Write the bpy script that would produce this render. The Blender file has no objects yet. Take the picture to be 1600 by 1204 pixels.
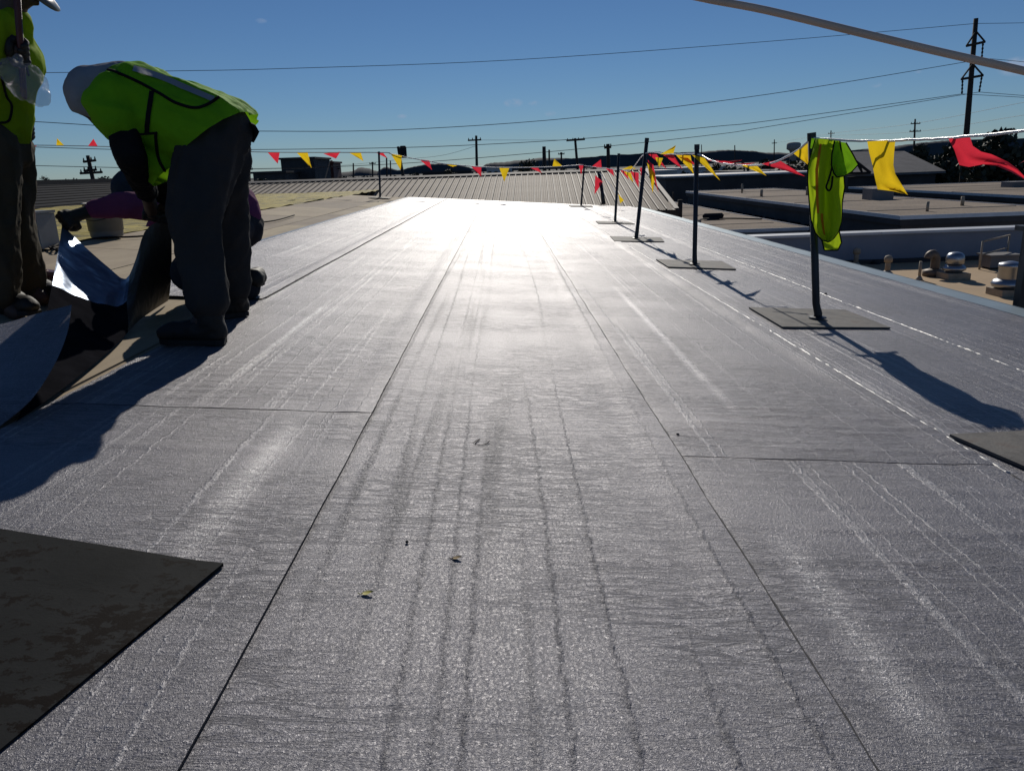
import bpy, bmesh, math, random
import numpy as np
from mathutils import Vector, Matrix, Quaternion, noise
from mathutils.bvhtree import BVHTree

random.seed(7)
S = bpy.context.scene
COL = S.collection
V = Vector
rad = math.radians

# ------------------------------------------------------------------ camera
F, CX, CY, H = 1200.0, 800.0, 602.0, 0.77          # focal length in photo pixels, photo centre, eye height
TILT = 0.077                                       # the roof falls to the right: z = -TILT*x
_h = V((1, 0.035, 0)); _d = V(((782-CX)/F, (CY-265)/F, -1)).normalized()
_u = _h.cross(_d).normalized(); _x = _d.cross(_u)
M3 = Matrix((_x, _d, _u))                          # camera coordinates -> world
EYE = V((0, 0, H))
cam = bpy.data.cameras.new('camera'); camo = bpy.data.objects.new('camera', cam)
COL.objects.link(camo)
cam.sensor_width = 36; cam.lens = 36*F/1600; cam.clip_start = 0.05; cam.clip_end = 40000
camo.matrix_world = Matrix.Translation(EYE) @ M3.to_4x4()
S.camera = camo

# ------------------------------------------------------------------ sky, sun, exposure
SUN_EL, SUN_AZ = rad(29.0), rad(2.0)
w = bpy.data.worlds.new('World'); S.world = w; w.use_nodes = True
nt = w.node_tree; nt.nodes.clear()
def N(t, typ, **k):
    n = t.nodes.new(typ)
    for a, b in k.items(): setattr(n, a, b)
    return n
wo = N(nt, 'ShaderNodeOutputWorld'); bg = N(nt, 'ShaderNodeBackground'); sk = N(nt, 'ShaderNodeTexSky')
sk.sky_type = 'NISHITA'; sk.sun_disc = False; sk.sun_elevation = SUN_EL; sk.sun_rotation = SUN_AZ
sk.altitude = 300; sk.air_density = 0.9; sk.dust_density = 0.0; sk.ozone_density = 5.0
bg.inputs[1].default_value = 0.065
# a few wisps of cloud at fixed places in the sky
def mth(t, op, a, b=None, c=None):
    n = t.nodes.new('ShaderNodeMath'); n.operation = op
    for i, v in enumerate((a, b, c)):
        if v is None: continue
        if isinstance(v, (int, float)): n.inputs[i].default_value = v
        else: t.links.new(v, n.inputs[i])
    return n.outputs[0]
def ray(px, py): return M3 @ V(((px-CX)/F, (CY-py)/F, -1))
tc = N(nt, 'ShaderNodeTexCoord')
cn = N(nt, 'ShaderNodeTexNoise'); cn.inputs['Scale'].default_value = 70; cn.inputs['Detail'].default_value = 6
nt.links.new(tc.outputs['Generated'], cn.inputs['Vector'])
msk = None
for (px, py, r, a) in ((1590, 104, .022, .75), (802, 161, .013, .5), (835, 162, .008, .45), (628, 182, .007, .4), (860, 178, .008, .4), (408, 33, .007, .5), (1368, 133, .007, .4), (1436, 112, .005, .3)):
    vd = N(nt, 'ShaderNodeVectorMath', operation='SUBTRACT'); nt.links.new(tc.outputs['Generated'], vd.inputs[0]); vd.inputs[1].default_value = ray(px, py).normalized()
    sc_ = N(nt, 'ShaderNodeVectorMath', operation='MULTIPLY'); nt.links.new(vd.outputs[0], sc_.inputs[0]); sc_.inputs[1].default_value = (1, 1, 2.2)
    ln = N(nt, 'ShaderNodeVectorMath', operation='LENGTH'); nt.links.new(sc_.outputs[0], ln.inputs[0])
    k = mth(nt, 'MULTIPLY', mth(nt, 'MAXIMUM', mth(nt, 'SUBTRACT', 1.0, mth(nt, 'DIVIDE', ln.outputs['Value'], r)), 0.0), a)
    msk = k if msk is None else mth(nt, 'MAXIMUM', msk, k)
cr = mth(nt, 'MAXIMUM', mth(nt, 'SUBTRACT', cn.outputs['Fac'], 0.38), 0.0)
cfac = mth(nt, 'MINIMUM', mth(nt, 'MULTIPLY', mth(nt, 'MULTIPLY', msk, cr), 9.0), 0.7)
mix = N(nt, 'ShaderNodeMix', data_type='RGBA'); nt.links.new(cfac, mix.inputs[0]); nt.links.new(sk.outputs[0], mix.inputs[6]); mix.inputs[7].default_value = (9, 9.5, 11, 1)
tint = N(nt, 'ShaderNodeMix', data_type='RGBA', blend_type='MULTIPLY'); tint.inputs[0].default_value = 1; nt.links.new(mix.outputs[2], tint.inputs[6]); tint.inputs[7].default_value = (.78, .935, 1.11, 1)
nt.links.new(tint.outputs[2], bg.inputs[0]); nt.links.new(bg.outputs[0], wo.inputs[0])
sun = bpy.data.lights.new('sun', 'SUN'); suno = bpy.data.objects.new('sun', sun); COL.objects.link(suno)
sun.energy = 5.0; sun.angle = rad(0.5); sun.color = (1, .94, .84)
suno.location = (0, 30, 30)
SUND = V((math.sin(SUN_AZ)*math.cos(SUN_EL), math.cos(SUN_AZ)*math.cos(SUN_EL), math.sin(SUN_EL)))
suno.rotation_euler = SUND.to_track_quat('Z', 'Y').to_euler()
S.view_settings.view_transform = 'Standard'; S.view_settings.look = 'None'; S.view_settings.gamma = 1
S.view_settings.exposure = -0.7
S.view_settings.use_curve_mapping = False

# ------------------------------------------------------------------ measuring helpers (photo pixel -> place in the world)
def P(px, py, Y):
    r = ray(px, py); return EYE + r*(Y/r.y)
def Zp(px, py, z):
    r = ray(px, py); return EYE + r*((z-H)/r.z)
def R(px, py, dz=0.0):
    r = ray(px, py); return EYE + r*((dz-H)/(r.z+TILT*r.x))
def roofz(x): return -TILT*x

# ------------------------------------------------------------------ materials
MATS = {}
class NT:
    def __init__(s, name):
        s.m = bpy.data.materials.new(name); s.m.use_nodes = True; s.t = s.m.node_tree; s.t.nodes.clear()
        s.out = s.t.nodes.new('ShaderNodeOutputMaterial'); s.b = s.t.nodes.new('ShaderNodeBsdfPrincipled')
        s.t.links.new(s.b.outputs[0], s.out.inputs[0]); MATS[name] = s.m
        s.co = s.t.nodes.new('ShaderNodeTexCoord')
    def L(s, a, b): s.t.links.new(a, b)
    def map(s, scale=(1, 1, 1), loc=(0, 0, 0), rot=(0, 0, 0), src='Object'):
        n = s.t.nodes.new('ShaderNodeMapping'); s.L(s.co.outputs[src], n.inputs[0])
        n.inputs['Scale'].default_value = scale; n.inputs['Location'].default_value = loc; n.inputs['Rotation'].default_value = rot
        return n.outputs[0]
    def noise(s, vec, scale=1, detail=3, rough=.55, dist=0):
        n = s.t.nodes.new('ShaderNodeTexNoise'); s.L(vec, n.inputs['Vector'])
        n.inputs['Scale'].default_value = scale; n.inputs['Detail'].default_value = detail
        n.inputs['Roughness'].default_value = rough; n.inputs['Distortion'].default_value = dist
        return n.outputs['Fac']
    def vor(s, vec, scale=1, feature='F1'):
        n = s.t.nodes.new('ShaderNodeTexVoronoi'); n.feature = feature; s.L(vec, n.inputs['Vector']); n.inputs['Scale'].default_value = scale
        return n.outputs['Distance']
    def ramp(s, fac, stops):
        n = s.t.nodes.new('ShaderNodeValToRGB'); s.L(fac, n.inputs[0]); e = n.color_ramp.elements
        while len(e) < len(stops): e.new(.5)
        for i, (p, c) in enumerate(stops):
            e[i].position = p; e[i].color = tuple(c)+(1,) if isinstance(c, (tuple, list)) else (c, c, c, 1)
        return n.outputs[0]
    def m_(s, op, a, b=None, c=None): return mth(s.t, op, a, b, c)
    def mixc(s, fac, a, b, typ='MIX'):
        n = s.t.nodes.new('ShaderNodeMix'); n.data_type = 'RGBA'; n.blend_type = typ
        for i, v in ((0, fac), (6, a), (7, b)):
            if isinstance(v, (int, float)): n.inputs[i].default_value = v
            elif isinstance(v, (tuple, list)): n.inputs[i].default_value = tuple(v)+(1,)
            else: s.L(v, n.inputs[i])
        return n.outputs[2]
    def bump(s, hgt, strength=.5, dist=.01, prev=None):
        n = s.t.nodes.new('ShaderNodeBump'); s.L(hgt, n.inputs['Height'])
        n.inputs['Strength'].default_value = strength; n.inputs['Distance'].default_value = dist
        if prev is not None: s.L(prev, n.inputs['Normal'])
        return n.outputs[0]
    def col(s, v):
        if isinstance(v, (tuple, list)): s.b.inputs['Base Color'].default_value = tuple(v)+(1,)
        else: s.L(v, s.b.inputs['Base Color'])
    def rough(s, v):
        if isinstance(v, (int, float)): s.b.inputs['Roughness'].default_value = v
        else: s.L(v, s.b.inputs['Roughness'])
    def nrm(s, v): s.L(v, s.b.inputs['Normal'])
    def metal(s, v): s.b.inputs['Metallic'].default_value = v

def plain(name, c, rough=.7, metal=0, var=.25, scale=6, bump=.15, bscale=60, bdist=.004, spec=None):
    n = NT(name); v = n.noise(n.map(), scale, 5, .6)
    a = tuple(x*(1-var) for x in c); b = tuple(min(1, x*(1+var)) for x in c)
    n.col(n.ramp(v, ((.3, a), (.7, b)))); n.rough(rough); n.metal(metal)
    if bump: n.nrm(n.bump(n.noise(n.map(), bscale, 4), bump, bdist))
    if spec is not None: n.b.inputs['Specular IOR Level'].default_value = spec
    return n.m

def fabric(name, c, transl=.35, wr=14, rough=.8, tcol=None):
    n = NT(name); v = n.noise(n.map(), 9, 4)
    a = tuple(x*.8 for x in c); n.col(n.ramp(v, ((.3, a), (.7, c)))); n.rough(rough)
    n.b.inputs['Specular IOR Level'].default_value = .08
    bm = n.bump(n.noise(n.map(), wr, 3), .35, .02); bm = n.bump(n.noise(n.map(), 300, 2), .2, .001, bm); n.nrm(bm)
    if transl:
        tr = n.t.nodes.new('ShaderNodeBsdfTranslucent'); tr.inputs[0].default_value = tuple(tcol or c)+(1,)
        mx = n.t.nodes.new('ShaderNodeMixShader'); mx.inputs[0].default_value = transl
        n.L(n.b.outputs[0], mx.inputs[1]); n.L(tr.outputs[0], mx.inputs[2]); n.L(mx.outputs[0], n.out.inputs[0])
    return n.m

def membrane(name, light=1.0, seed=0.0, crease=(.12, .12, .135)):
    n = NT(name)
    o = (seed*3.1, seed*7.7, 0)
    fine = n.noise(n.map((215, 165, 100), o), 1, 3, .65, 1.0)                      # short crinkles across the sheet
    crz = n.noise(n.map((140, 118, 80), o), 1, 3, .6, 1.2)
    crz = n.m_('MINIMUM', n.m_('MULTIPLY', n.m_('ABSOLUTE', n.m_('SUBTRACT', crz, .5)), 4.2), 1.0)      # 0 in the cracks
    emb = n.vor(n.map((270, 220, 150), o), 1)                                  # embossing
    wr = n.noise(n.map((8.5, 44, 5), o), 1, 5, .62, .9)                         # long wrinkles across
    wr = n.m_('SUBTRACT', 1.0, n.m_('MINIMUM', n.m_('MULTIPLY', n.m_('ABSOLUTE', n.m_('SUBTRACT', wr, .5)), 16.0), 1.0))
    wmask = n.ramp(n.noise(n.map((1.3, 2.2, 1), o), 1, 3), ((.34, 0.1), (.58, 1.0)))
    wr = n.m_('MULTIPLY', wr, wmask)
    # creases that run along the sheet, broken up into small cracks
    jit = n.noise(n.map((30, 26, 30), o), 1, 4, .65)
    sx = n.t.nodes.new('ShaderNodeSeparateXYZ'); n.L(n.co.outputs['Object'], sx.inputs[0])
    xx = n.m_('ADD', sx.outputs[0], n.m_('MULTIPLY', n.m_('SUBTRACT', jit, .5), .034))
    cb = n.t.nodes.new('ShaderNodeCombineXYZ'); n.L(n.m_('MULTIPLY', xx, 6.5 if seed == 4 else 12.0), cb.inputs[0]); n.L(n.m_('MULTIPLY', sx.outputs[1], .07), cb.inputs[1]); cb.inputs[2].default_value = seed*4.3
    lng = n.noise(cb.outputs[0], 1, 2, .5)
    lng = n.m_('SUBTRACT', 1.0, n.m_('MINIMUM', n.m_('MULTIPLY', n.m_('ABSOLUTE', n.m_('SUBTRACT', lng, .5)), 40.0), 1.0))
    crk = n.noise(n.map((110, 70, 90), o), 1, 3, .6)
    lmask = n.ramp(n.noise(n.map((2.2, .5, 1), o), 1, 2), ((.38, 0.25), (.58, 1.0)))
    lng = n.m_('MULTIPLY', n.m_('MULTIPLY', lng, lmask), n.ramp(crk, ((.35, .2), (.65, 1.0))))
    hgt = n.m_('ADD', n.m_('MULTIPLY', fine, .36), n.m_('MULTIPLY', emb, .2))
    hgt = n.m_('ADD', hgt, n.m_('MULTIPLY', crz, .8))
    hgt = n.m_('ADD', hgt, n.m_('MULTIPLY', wr, -.7))
    hgt = n.m_('ADD', hgt, n.m_('MULTIPLY', lng, 2.0))
    n.nrm(n.bump(hgt, .8, .0015))
    # scuffs and dust: streaks along the run
    strk = n.noise(n.map((4.5, .35, 1), o), 1, 4, .6)
    dust = n.noise(n.map((1.6, 1.1, 1), o), 1, 5, .6)
    base = n.ramp(dust, ((.3, (.14*light, .137*light, .156*light)), (.7, (.182*light, .178*light, .198*light))))
    base = n.mixc(n.ramp(strk, ((.58, 0.0), (.75, .3))), base, (.22*light, .22*light, .225*light))
    rof = n.ramp(n.m_('ADD', n.m_('MULTIPLY', strk, .6), n.m_('MULTIPLY', dust, .4)), ((.35, .50), (.65, .46)))
    # scuffed bands where the roller was dragged
    sc = None
    for (x0, wd, ya, yb) in ((-.655, .055, 1.2, 2.3), (.60, .055, .85, 1.6), (-1.0, .02, 2.3, 4.5), (.78, .03, 2.4, 5.5)):
        dx = n.m_('DIVIDE', n.m_('ABSOLUTE', n.m_('SUBTRACT', xx, x0)), wd)
        a_ = n.m_('MAXIMUM', n.m_('SUBTRACT', 1.0, dx), 0.0)
        yy = n.m_('DIVIDE', n.m_('ABSOLUTE', n.m_('SUBTRACT', sx.outputs[1], (ya+yb)/2)), (yb-ya)/2)
        a_ = n.m_('MULTIPLY', a_, n.m_('MAXIMUM', n.m_('SUBTRACT', 1.0, n.m_('POWER', yy, 3.0)), 0.0))
        sc = a_ if sc is None else n.m_('MAXIMUM', sc, a_)
    sc = n.m_('MULTIPLY', n.m_('MINIMUM', sc, 1.0), n.ramp(fine, ((.35, .35), (.6, 1.0))))
    base = n.mixc(sc, base, (.42, .40, .39))
    rof = n.m_('SUBTRACT', rof, n.m_('MULTIPLY', sc, .14))
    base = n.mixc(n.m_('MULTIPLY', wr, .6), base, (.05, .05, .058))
    base = n.mixc(n.m_('MULTIPLY', lng, .7), base, crease)  # sunlit glint of the creases painted pale on side sheets; centre creases dark
    base = n.mixc(1.0, base, n.ramp(n.m_('ADD', n.m_('MULTIPLY', fine, .5), n.m_('MULTIPLY', crz, .25)), ((.2, .55), (.38, 1.0), (.58, 1.25))), 'MULTIPLY')
    n.col(base)
    n.rough(rof)
    n.b.inputs['Specular IOR Level'].default_value = .1
    gl = n.t.nodes.new('ShaderNodeBsdfGlossy'); gl.inputs['Color'].default_value = (.118, .116, .119, 1); n.L(n.m_('SUBTRACT', rof, .065), gl.inputs['Roughness'])
    gm = n.m_('MULTIPLY', n.m_('SUBTRACT', 1.0, n.m_('MULTIPLY', wr, .3)), n.m_('ADD', 1.0, n.m_('MULTIPLY', lng, -.5 if seed == 4 else .8)))  # gloss raised along the side creases to paint the same glint
    gm = n.m_('ADD', gm, n.m_('MULTIPLY', sc, .8))
    n.L(n.mixc(1.0, (.072, .0705, .0745), gm, 'MULTIPLY'), gl.inputs['Color'])
    n.L(n.b.inputs['Normal'].links[0].from_socket, gl.inputs['Normal'])
    ad = n.t.nodes.new('ShaderNodeAddShader'); n.L(n.b.outputs[0], ad.inputs[0]); n.L(gl.outputs[0], ad.inputs[1]); n.L(ad.outputs[0], n.out.inputs[0])
    return n.m

for i in range(4): membrane('membrane_%d' % i, (1.0, .96, 1.04, 1.1)[i], i+1.0, (.035, .035, .042) if i == 3 else (.42, .41, .41))  # pale crease colour paints lit ridges; the centre sheet gets dark creases
plain('membrane_edge', (.03, .03, .035), .8, 0, .3)
plain('underside', (.014, .014, .017), .75, 0, .3, 8, .3, 30, .01, 0.0)
n = NT('release_film'); n.col((.15, .2, .29)); n.metal(.4); n.rough(.3); n.b.inputs['Specular IOR Level'].default_value = .1
bb = n.bump(n.noise(n.map((7, 7, 7)), 1, 2), .3, .04); bb = n.bump(n.noise(n.map((30, 4, 8)), 1, 2, .6, .8), .12, .008, bb); n.nrm(bb)
n = NT('kraft_film'); n.col((.05, .04, .032)); n.rough(.5); n.nrm(n.bump(n.noise(n.map((14, 14, 6)), 1, 4), .5, .03))
n = NT('rubber_dirty')
st = n.noise(n.map((22, 30, 16)), 1, 8, .74, .3); st2 = n.noise(n.map((3, 3, 3), (4, 2, 0)), 1, 4)
stain = n.ramp(n.m_('ADD', n.m_('MULTIPLY', st, .65), n.m_('MULTIPLY', st2, .35)), ((.52, 0.0), (.535, 1.0)))
n.col(n.mixc(stain, n.ramp(st2, ((.3, (.011, .012, .012)), (.7, (.026, .027, .027)))), (.006, .0035, .0025)))
n.b.inputs['Specular IOR Level'].default_value = .06; n.rough(.7); n.nrm(n.bump(st, .3, .004))
n = NT('rubber_pad')
st = n.noise(n.map((7, 7, 7)), 1, 6, .65)
n.col(n.ramp(st, ((.3, (.06, .055, .05)), (.55, (.15, .14, .125)), (.75, (.11, .07, .05))))); n.rough(.75); n.nrm(n.bump(n.noise(n.map(), 120, 4), .4, .004))
n = NT('steel_post'); v = n.noise(n.map((20, 20, 5)), 1, 5, .65)
n.col(n.ramp(v, ((.3, (.018, .021, .026)), (.6, (.035, .04, .048)), (.8, (.06, .045, .038))))); n.metal(.3); n.rough(.45); n.nrm(n.bump(v, .2, .003))
fabric('lime', (.22, .56, .02), .3, 12, .75, (.3, .66, .02))
fabric('lime_yellow', (.36, .56, .02), .45, 12, .75, (.45, .62, .02))
fabric('pennant_red', (.72, .03, .06), .62, 10, .45, (.8, .04, .07))
fabric('pennant_yellow', (.85, .55, .02), .62, 10, .45, (.9, .62, .02))
fabric('trousers_grey', (.05, .047, .046), 0, 10)
fabric('trousers_khaki', (.07, .06, .043), 0, 10)
fabric('trousers_dark', (.035, .035, .042), 0, 10)
fabric('shirt_purple', (.2, .055, .15), .08, 12)
fabric('black_cloth', (.014, .014, .016), 0, 18)
fabric('hood_grey', (.32, .325, .35), .05, 10)
fabric('hood_navy', (.03, .045, .08), 0, 14)
fabric('orange_tape', (.75, .25, .03), .2, 10, .5)
plain('silver_tape', (.3, .3, .31), .45, .0, .15)
plain('skin', (.075, .042, .03), .55, 0, .15, 12, .1, 80, .002)
plain('leather', (.014, .012, .01), .65, 0, .35, 12, .3, 60, .004)
plain('sole', (.015, .014, .014), .8)
plain('glove', (.018, .017, .017), .7, 0, .3, 20, .3, 90, .004)
plain('hard_hat', (.12, .12, .118), .35, 0, .05, 5, 0)
plain('red_paint', (.09, .014, .012), .4, 0, .25, 15)
plain('cord_white', (.75, .75, .75), .25, 0, .1, 20, .3, 200, .002)
plain('cable_pale', (.85, .6, .43), .5, 0, .12, 4, .2, 60, .003)
n = NT('plastic_bag'); n.col((.35, .36, .4)); n.rough(.12); n.b.inputs['Alpha'].default_value = .28; n.b.inputs['Specular IOR Level'].default_value = .6
n.nrm(n.bump(n.noise(n.map(), 45, 4), .8, .02))
n = NT('cover_board'); v = n.noise(n.map((2, 1.2, 2)), 1, 6, .6); v2 = n.noise(n.map((30, 3, 30)), 1, 3)
n.col(n.ramp(n.m_('ADD', n.m_('MULTIPLY', v, .75), n.m_('MULTIPLY', v2, .25)), ((.32, (.24, .19, .14)), (.52, (.4, .33, .24)), (.72, (.52, .45, .33))))); n.rough(.85); n.nrm(n.bump(v2, .2, .004))
oi = n.t.nodes.new('ShaderNodeObjectInfo'); cb0 = n.b.inputs['Base Color'].links[0].from_socket
n.col(n.mixc(1.0, cb0, n.ramp(oi.outputs['Random'], ((.0, (.6, .55, .5)), (.5, (.85, .8, .7)), (1.0, (1.0, .95, .75)))), 'MULTIPLY'))
n = NT('foam_yellow'); v = n.noise(n.map((2.0, 5, 2)), 1, 6, .65, .8)
n.col(n.ramp(v, ((.40, (.07, .06, .01)), (.48, (.36, .28, .03)), (.7, (.52, .41, .05))))); n.rough(.8); n.nrm(n.bump(v, .7, .06))
n = NT('galvalume'); v = n.noise(n.map((1.2, .25, 1)), 1, 5, .6); v2 = n.noise(n.map((14, 2, 8)), 1, 4)
n.col(n.ramp(n.m_('ADD', n.m_('MULTIPLY', v, .5), n.m_('MULTIPLY', v2, .5)), ((.35, (.2, .162, .122)), (.65, (.39, .33, .265))))); n.metal(0.0); n.rough(.75); n.b.inputs['Specular IOR Level'].default_value = .25
plain('galv_rib', (.29, .255, .215), .7, .0, .2, 3)
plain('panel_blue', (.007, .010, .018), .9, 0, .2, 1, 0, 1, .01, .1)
plain('fascia_brown', (.05, .035, .026), .75, 0, .3, 1)
plain('edge_metal', (.25, .32, .36), .5, .3, .15, 2)
plain('dark_gap', (.01, .012, .016), .9, 0, .2)
n = NT('gravel_roof'); v = n.noise(n.map((.25, .25, .25)), 1, 7, .7); v2 = n.noise(n.map((9, 9, 9)), 1, 3)
n.col(n.ramp(n.m_('ADD', n.m_('MULTIPLY', v, .6), n.m_('MULTIPLY', v2, .4)), ((.38, (.1, .074, .052)), (.5, (.21, .158, .113)), (.62, (.31, .238, .172))))); n.rough(.95); n.nrm(n.bump(v2, .4, .03))
plain('tan_roof', (.47, .33, .19), .85, 0, .14, .7, .2, 12, .02)
plain('parapet_grey', (.25, .27, .32), .8, 0, .12, .8)
plain('coping', (.62, .63, .65), .5, .1, .1, 2)
plain('wall_dark', (.055, .05, .05), .85, 0, .3, .6)
plain('wall_mid', (.2, .19, .185), .85, 0, .2, .6)
plain('glass_dark', (.02, .025, .03), .1, 0, .1, 1, 0)
plain('shingle', (.17, .165, .165), .85, 0, .2, .8, .3, 3, .05)
plain('roof_pale', (.6, .58, .56), .6, 0, .1, .3)
plain('aluminium', (.4, .41, .43), .36, .95, .1, 5, .15, 25, .006)
plain('vent_brown', (.15, .12, .095), .6, .3, .3, 8)
plain('pipe_tan', (.36, .3, .22), .7, 0, .2, 8)
plain('bucket_grey', (.17, .175, .18), .55, 0, .12, 6)
plain('wood_pole', (.045, .033, .026), .85, 0, .3, 4, .3, 20, .01)
plain('wire', (.012, .013, .016), .6, 0, .1, 1, 0)
plain('ground', (.05, .045, .035), .95, 0, .3, .02, .2, 1, .1)
plain('asphalt', (.05, .05, .052), .9, 0, .2, .3)
plain('hill', (.05, .062, .07), .95, 0, .25, .002, 0)
plain('bark', (.05, .038, .03), .9, 0, .3, 5)
plain('leaf', (.03, .036, .018), .7, 0, .4, .8, 0)
plain('leaf_dry', (.3, .2, .07), .7, 0, .4, 60, 0)
plain('leaf_yellow', (.5, .45, .08), .6, 0, .3, 60, 0)
plain('car_white', (.7, .7, .7), .25, 0, .03, 1, 0)
plain('tyre', (.02, .02, .02), .85, 0, .2)
plain('sign_red', (.12, .035, .03), .7, 0, .2, .5)
plain('concrete', (.33, .32, .3), .9, 0, .2, .8)

# ------------------------------------------------------------------ building helpers
def tag(o, label=None, cat=None, group=None, kind=None):
    for k, v in (('label', label), ('category', cat), ('group', group), ('kind', kind)):
        if v: o[k] = v
    return o
ORG = {}
def org(o): return ORG.get(o.name, V((0, 0, 0)))
def thing(name, loc, label, cat, group=None):
    o = bpy.data.objects.new(name, None); COL.objects.link(o); o.location = loc; o.empty_display_size = .2
    ORG[o.name] = V(loc); return tag(o, label, cat, group)
def obj(name, me, mat, parent=None, origin=None, smooth=False):
    """Link a mesh whose vertices are in world coordinates; its origin goes to `origin` or the parent's."""
    if isinstance(mat, str): mat = MATS[mat]
    me.name = name
    if mat and not me.materials: me.materials.append(mat)
    o = bpy.data.objects.new(name, me); COL.objects.link(o)
    po = org(parent) if parent else V((0, 0, 0))
    oo = V(origin) if origin is not None else po
    if oo.length > 0: me.transform(Matrix.Translation(-oo))
    if parent: o.parent = parent
    o.location = oo-po; ORG[o.name] = oo
    if smooth:
        for p in me.polygons: p.use_smooth = True
    return o
def mesh(vs, fs):
    me = bpy.data.meshes.new('m'); me.from_pydata([tuple(v) for v in vs], [], fs); me.update(); return me
class MB:
    """Collects boxes, tubes, lathes and sheets into one mesh."""
    def __init__(s): s.v = []; s.f = []
    def add(s, vs, fs):
        k = len(s.v); s.v += [V(v) for v in vs]; s.f += [tuple(i+k for i in f) for f in fs]; return s
    def box(s, a, b):
        x0, y0, z0 = a; x1, y1, z1 = b
        return s.add([(x0, y0, z0), (x1, y0, z0), (x1, y1, z0), (x0, y1, z0), (x0, y0, z1), (x1, y0, z1), (x1, y1, z1), (x0, y1, z1)],
                     [(3, 2, 1, 0), (4, 5, 6, 7), (0, 1, 5, 4), (1, 2, 6, 5), (2, 3, 7, 6), (3, 0, 4, 7)])
    def prism(s, poly, dz):
        """poly: list of world points (top face), pushed down by vector dz."""
        n = len(poly); dz = V(dz)
        return s.add(list(poly)+[V(p)+dz for p in poly], [tuple(range(n)), tuple(range(2*n-1, n-1, -1))]+[(i, i+n, (i+1) % n+n, (i+1) % n) for i in range(n)])
    def tube(s, pts, r, seg=8, cap=True, flat=1.0):
        pts = [V(p) for p in pts]; n = len(pts)
        rs = r if isinstance(r, (list, tuple)) else [r]*n
        vs = []; fs = []; up = None
        for i, p in enumerate(pts):
            t = (pts[min(i+1, n-1)]-pts[max(i-1, 0)]).normalized()
            if up is None: up = t.cross(V((0, 0, 1)) if abs(t.z) < .9 else V((1, 0, 0))).normalized()
            up = (up-t*up.dot(t)).normalized(); q = t.cross(up)
            for k in range(seg):
                a = 2*math.pi*k/seg; vs.append(p+(up*math.cos(a)+q*math.sin(a)*flat)*rs[i])
        for i in range(n-1):
            for k in range(seg): fs.append((i*seg+k, i*seg+(k+1) % seg, (i+1)*seg+(k+1) % seg, (i+1)*seg+k))
        if cap: fs += [tuple(range(seg-1, -1, -1)), tuple(range((n-1)*seg, n*seg))]
        return s.add(vs, fs)
    def lathe(s, c, prof, seg=20):
        c = V(c); vs = []; fs = []
        for (r, z) in prof:
            for k in range(seg):
                a = 2*math.pi*k/seg; vs.append(c+V((r*math.cos(a), r*math.sin(a), z)))
        for i in range(len(prof)-1):
            for k in range(seg): fs.append((i*seg+k, i*seg+(k+1) % seg, (i+1)*seg+(k+1) % seg, (i+1)*seg+k))
        fs += [tuple(range(seg-1, -1, -1)), tuple(range((len(prof)-1)*seg, len(prof)*seg))]
        return s.add(vs, fs)
    def rows(s, rws):
        n = len(rws[0])
        vs = [p for r in rws for p in r]
        return s.add(vs, [(i*n+k, i*n+k+1, (i+1)*n+k+1, (i+1)*n+k) for i in range(len(rws)-1) for k in range(n-1)])
    def build(s, name, mat, parent=None, origin=None, smooth=False): return obj(name, mesh(s.v, s.f), mat, parent, origin, smooth)
def struct(name, mb, mat, smooth=False, **k): return tag(mb.build(name, mat, None, None, smooth), kind='structure', **k)
def lerp(a, b, t): return a+(b-a)*t
def polyline(pts, n):
    """Catmull-Rom through pts, n steps per span."""
    pts = [V(p) for p in pts]; out = []
    for i in range(len(pts)-1):
        p0 = pts[max(i-1, 0)]; p1 = pts[i]; p2 = pts[i+1]; p3 = pts[min(i+2, len(pts)-1)]
        for k in range(n):
            t = k/n
            out.append(.5*((2*p1)+(p2-p0)*t+(2*p0-5*p1+4*p2-p3)*t*t+(3*p1-p0-3*p2+p3)*t**3))
    out.append(pts[-1]); return out
def nz(x, y, z=0.0): return noise.noise(V((x, y, z)))
# ================================================================== THE SETTING
GZ = -5.2
# ground, reaching the horizon
gv = []; gf = []
ys = [-200, -60, -20, 0, 20, 40, 60, 80, 100, 140, 200, 300, 500, 900, 1600, 3000, 6000, 12000]
xs = [-9000, -3000, -1000, -400, -200, -100, -50, -20, 0, 20, 50, 100, 200, 400, 1000, 3000, 9000]
struct('ground', MB().rows([[V((x, y, GZ+.0 if y < 300 else GZ+nz(x*.001, y*.001)*2)) for x in xs] for y in ys]), 'ground')
struct('parking_lot', MB().rows([[V((x, y, GZ+.02)) for x in (8, 40, 90)] for y in (52, 90, 200)]), 'asphalt')

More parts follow.
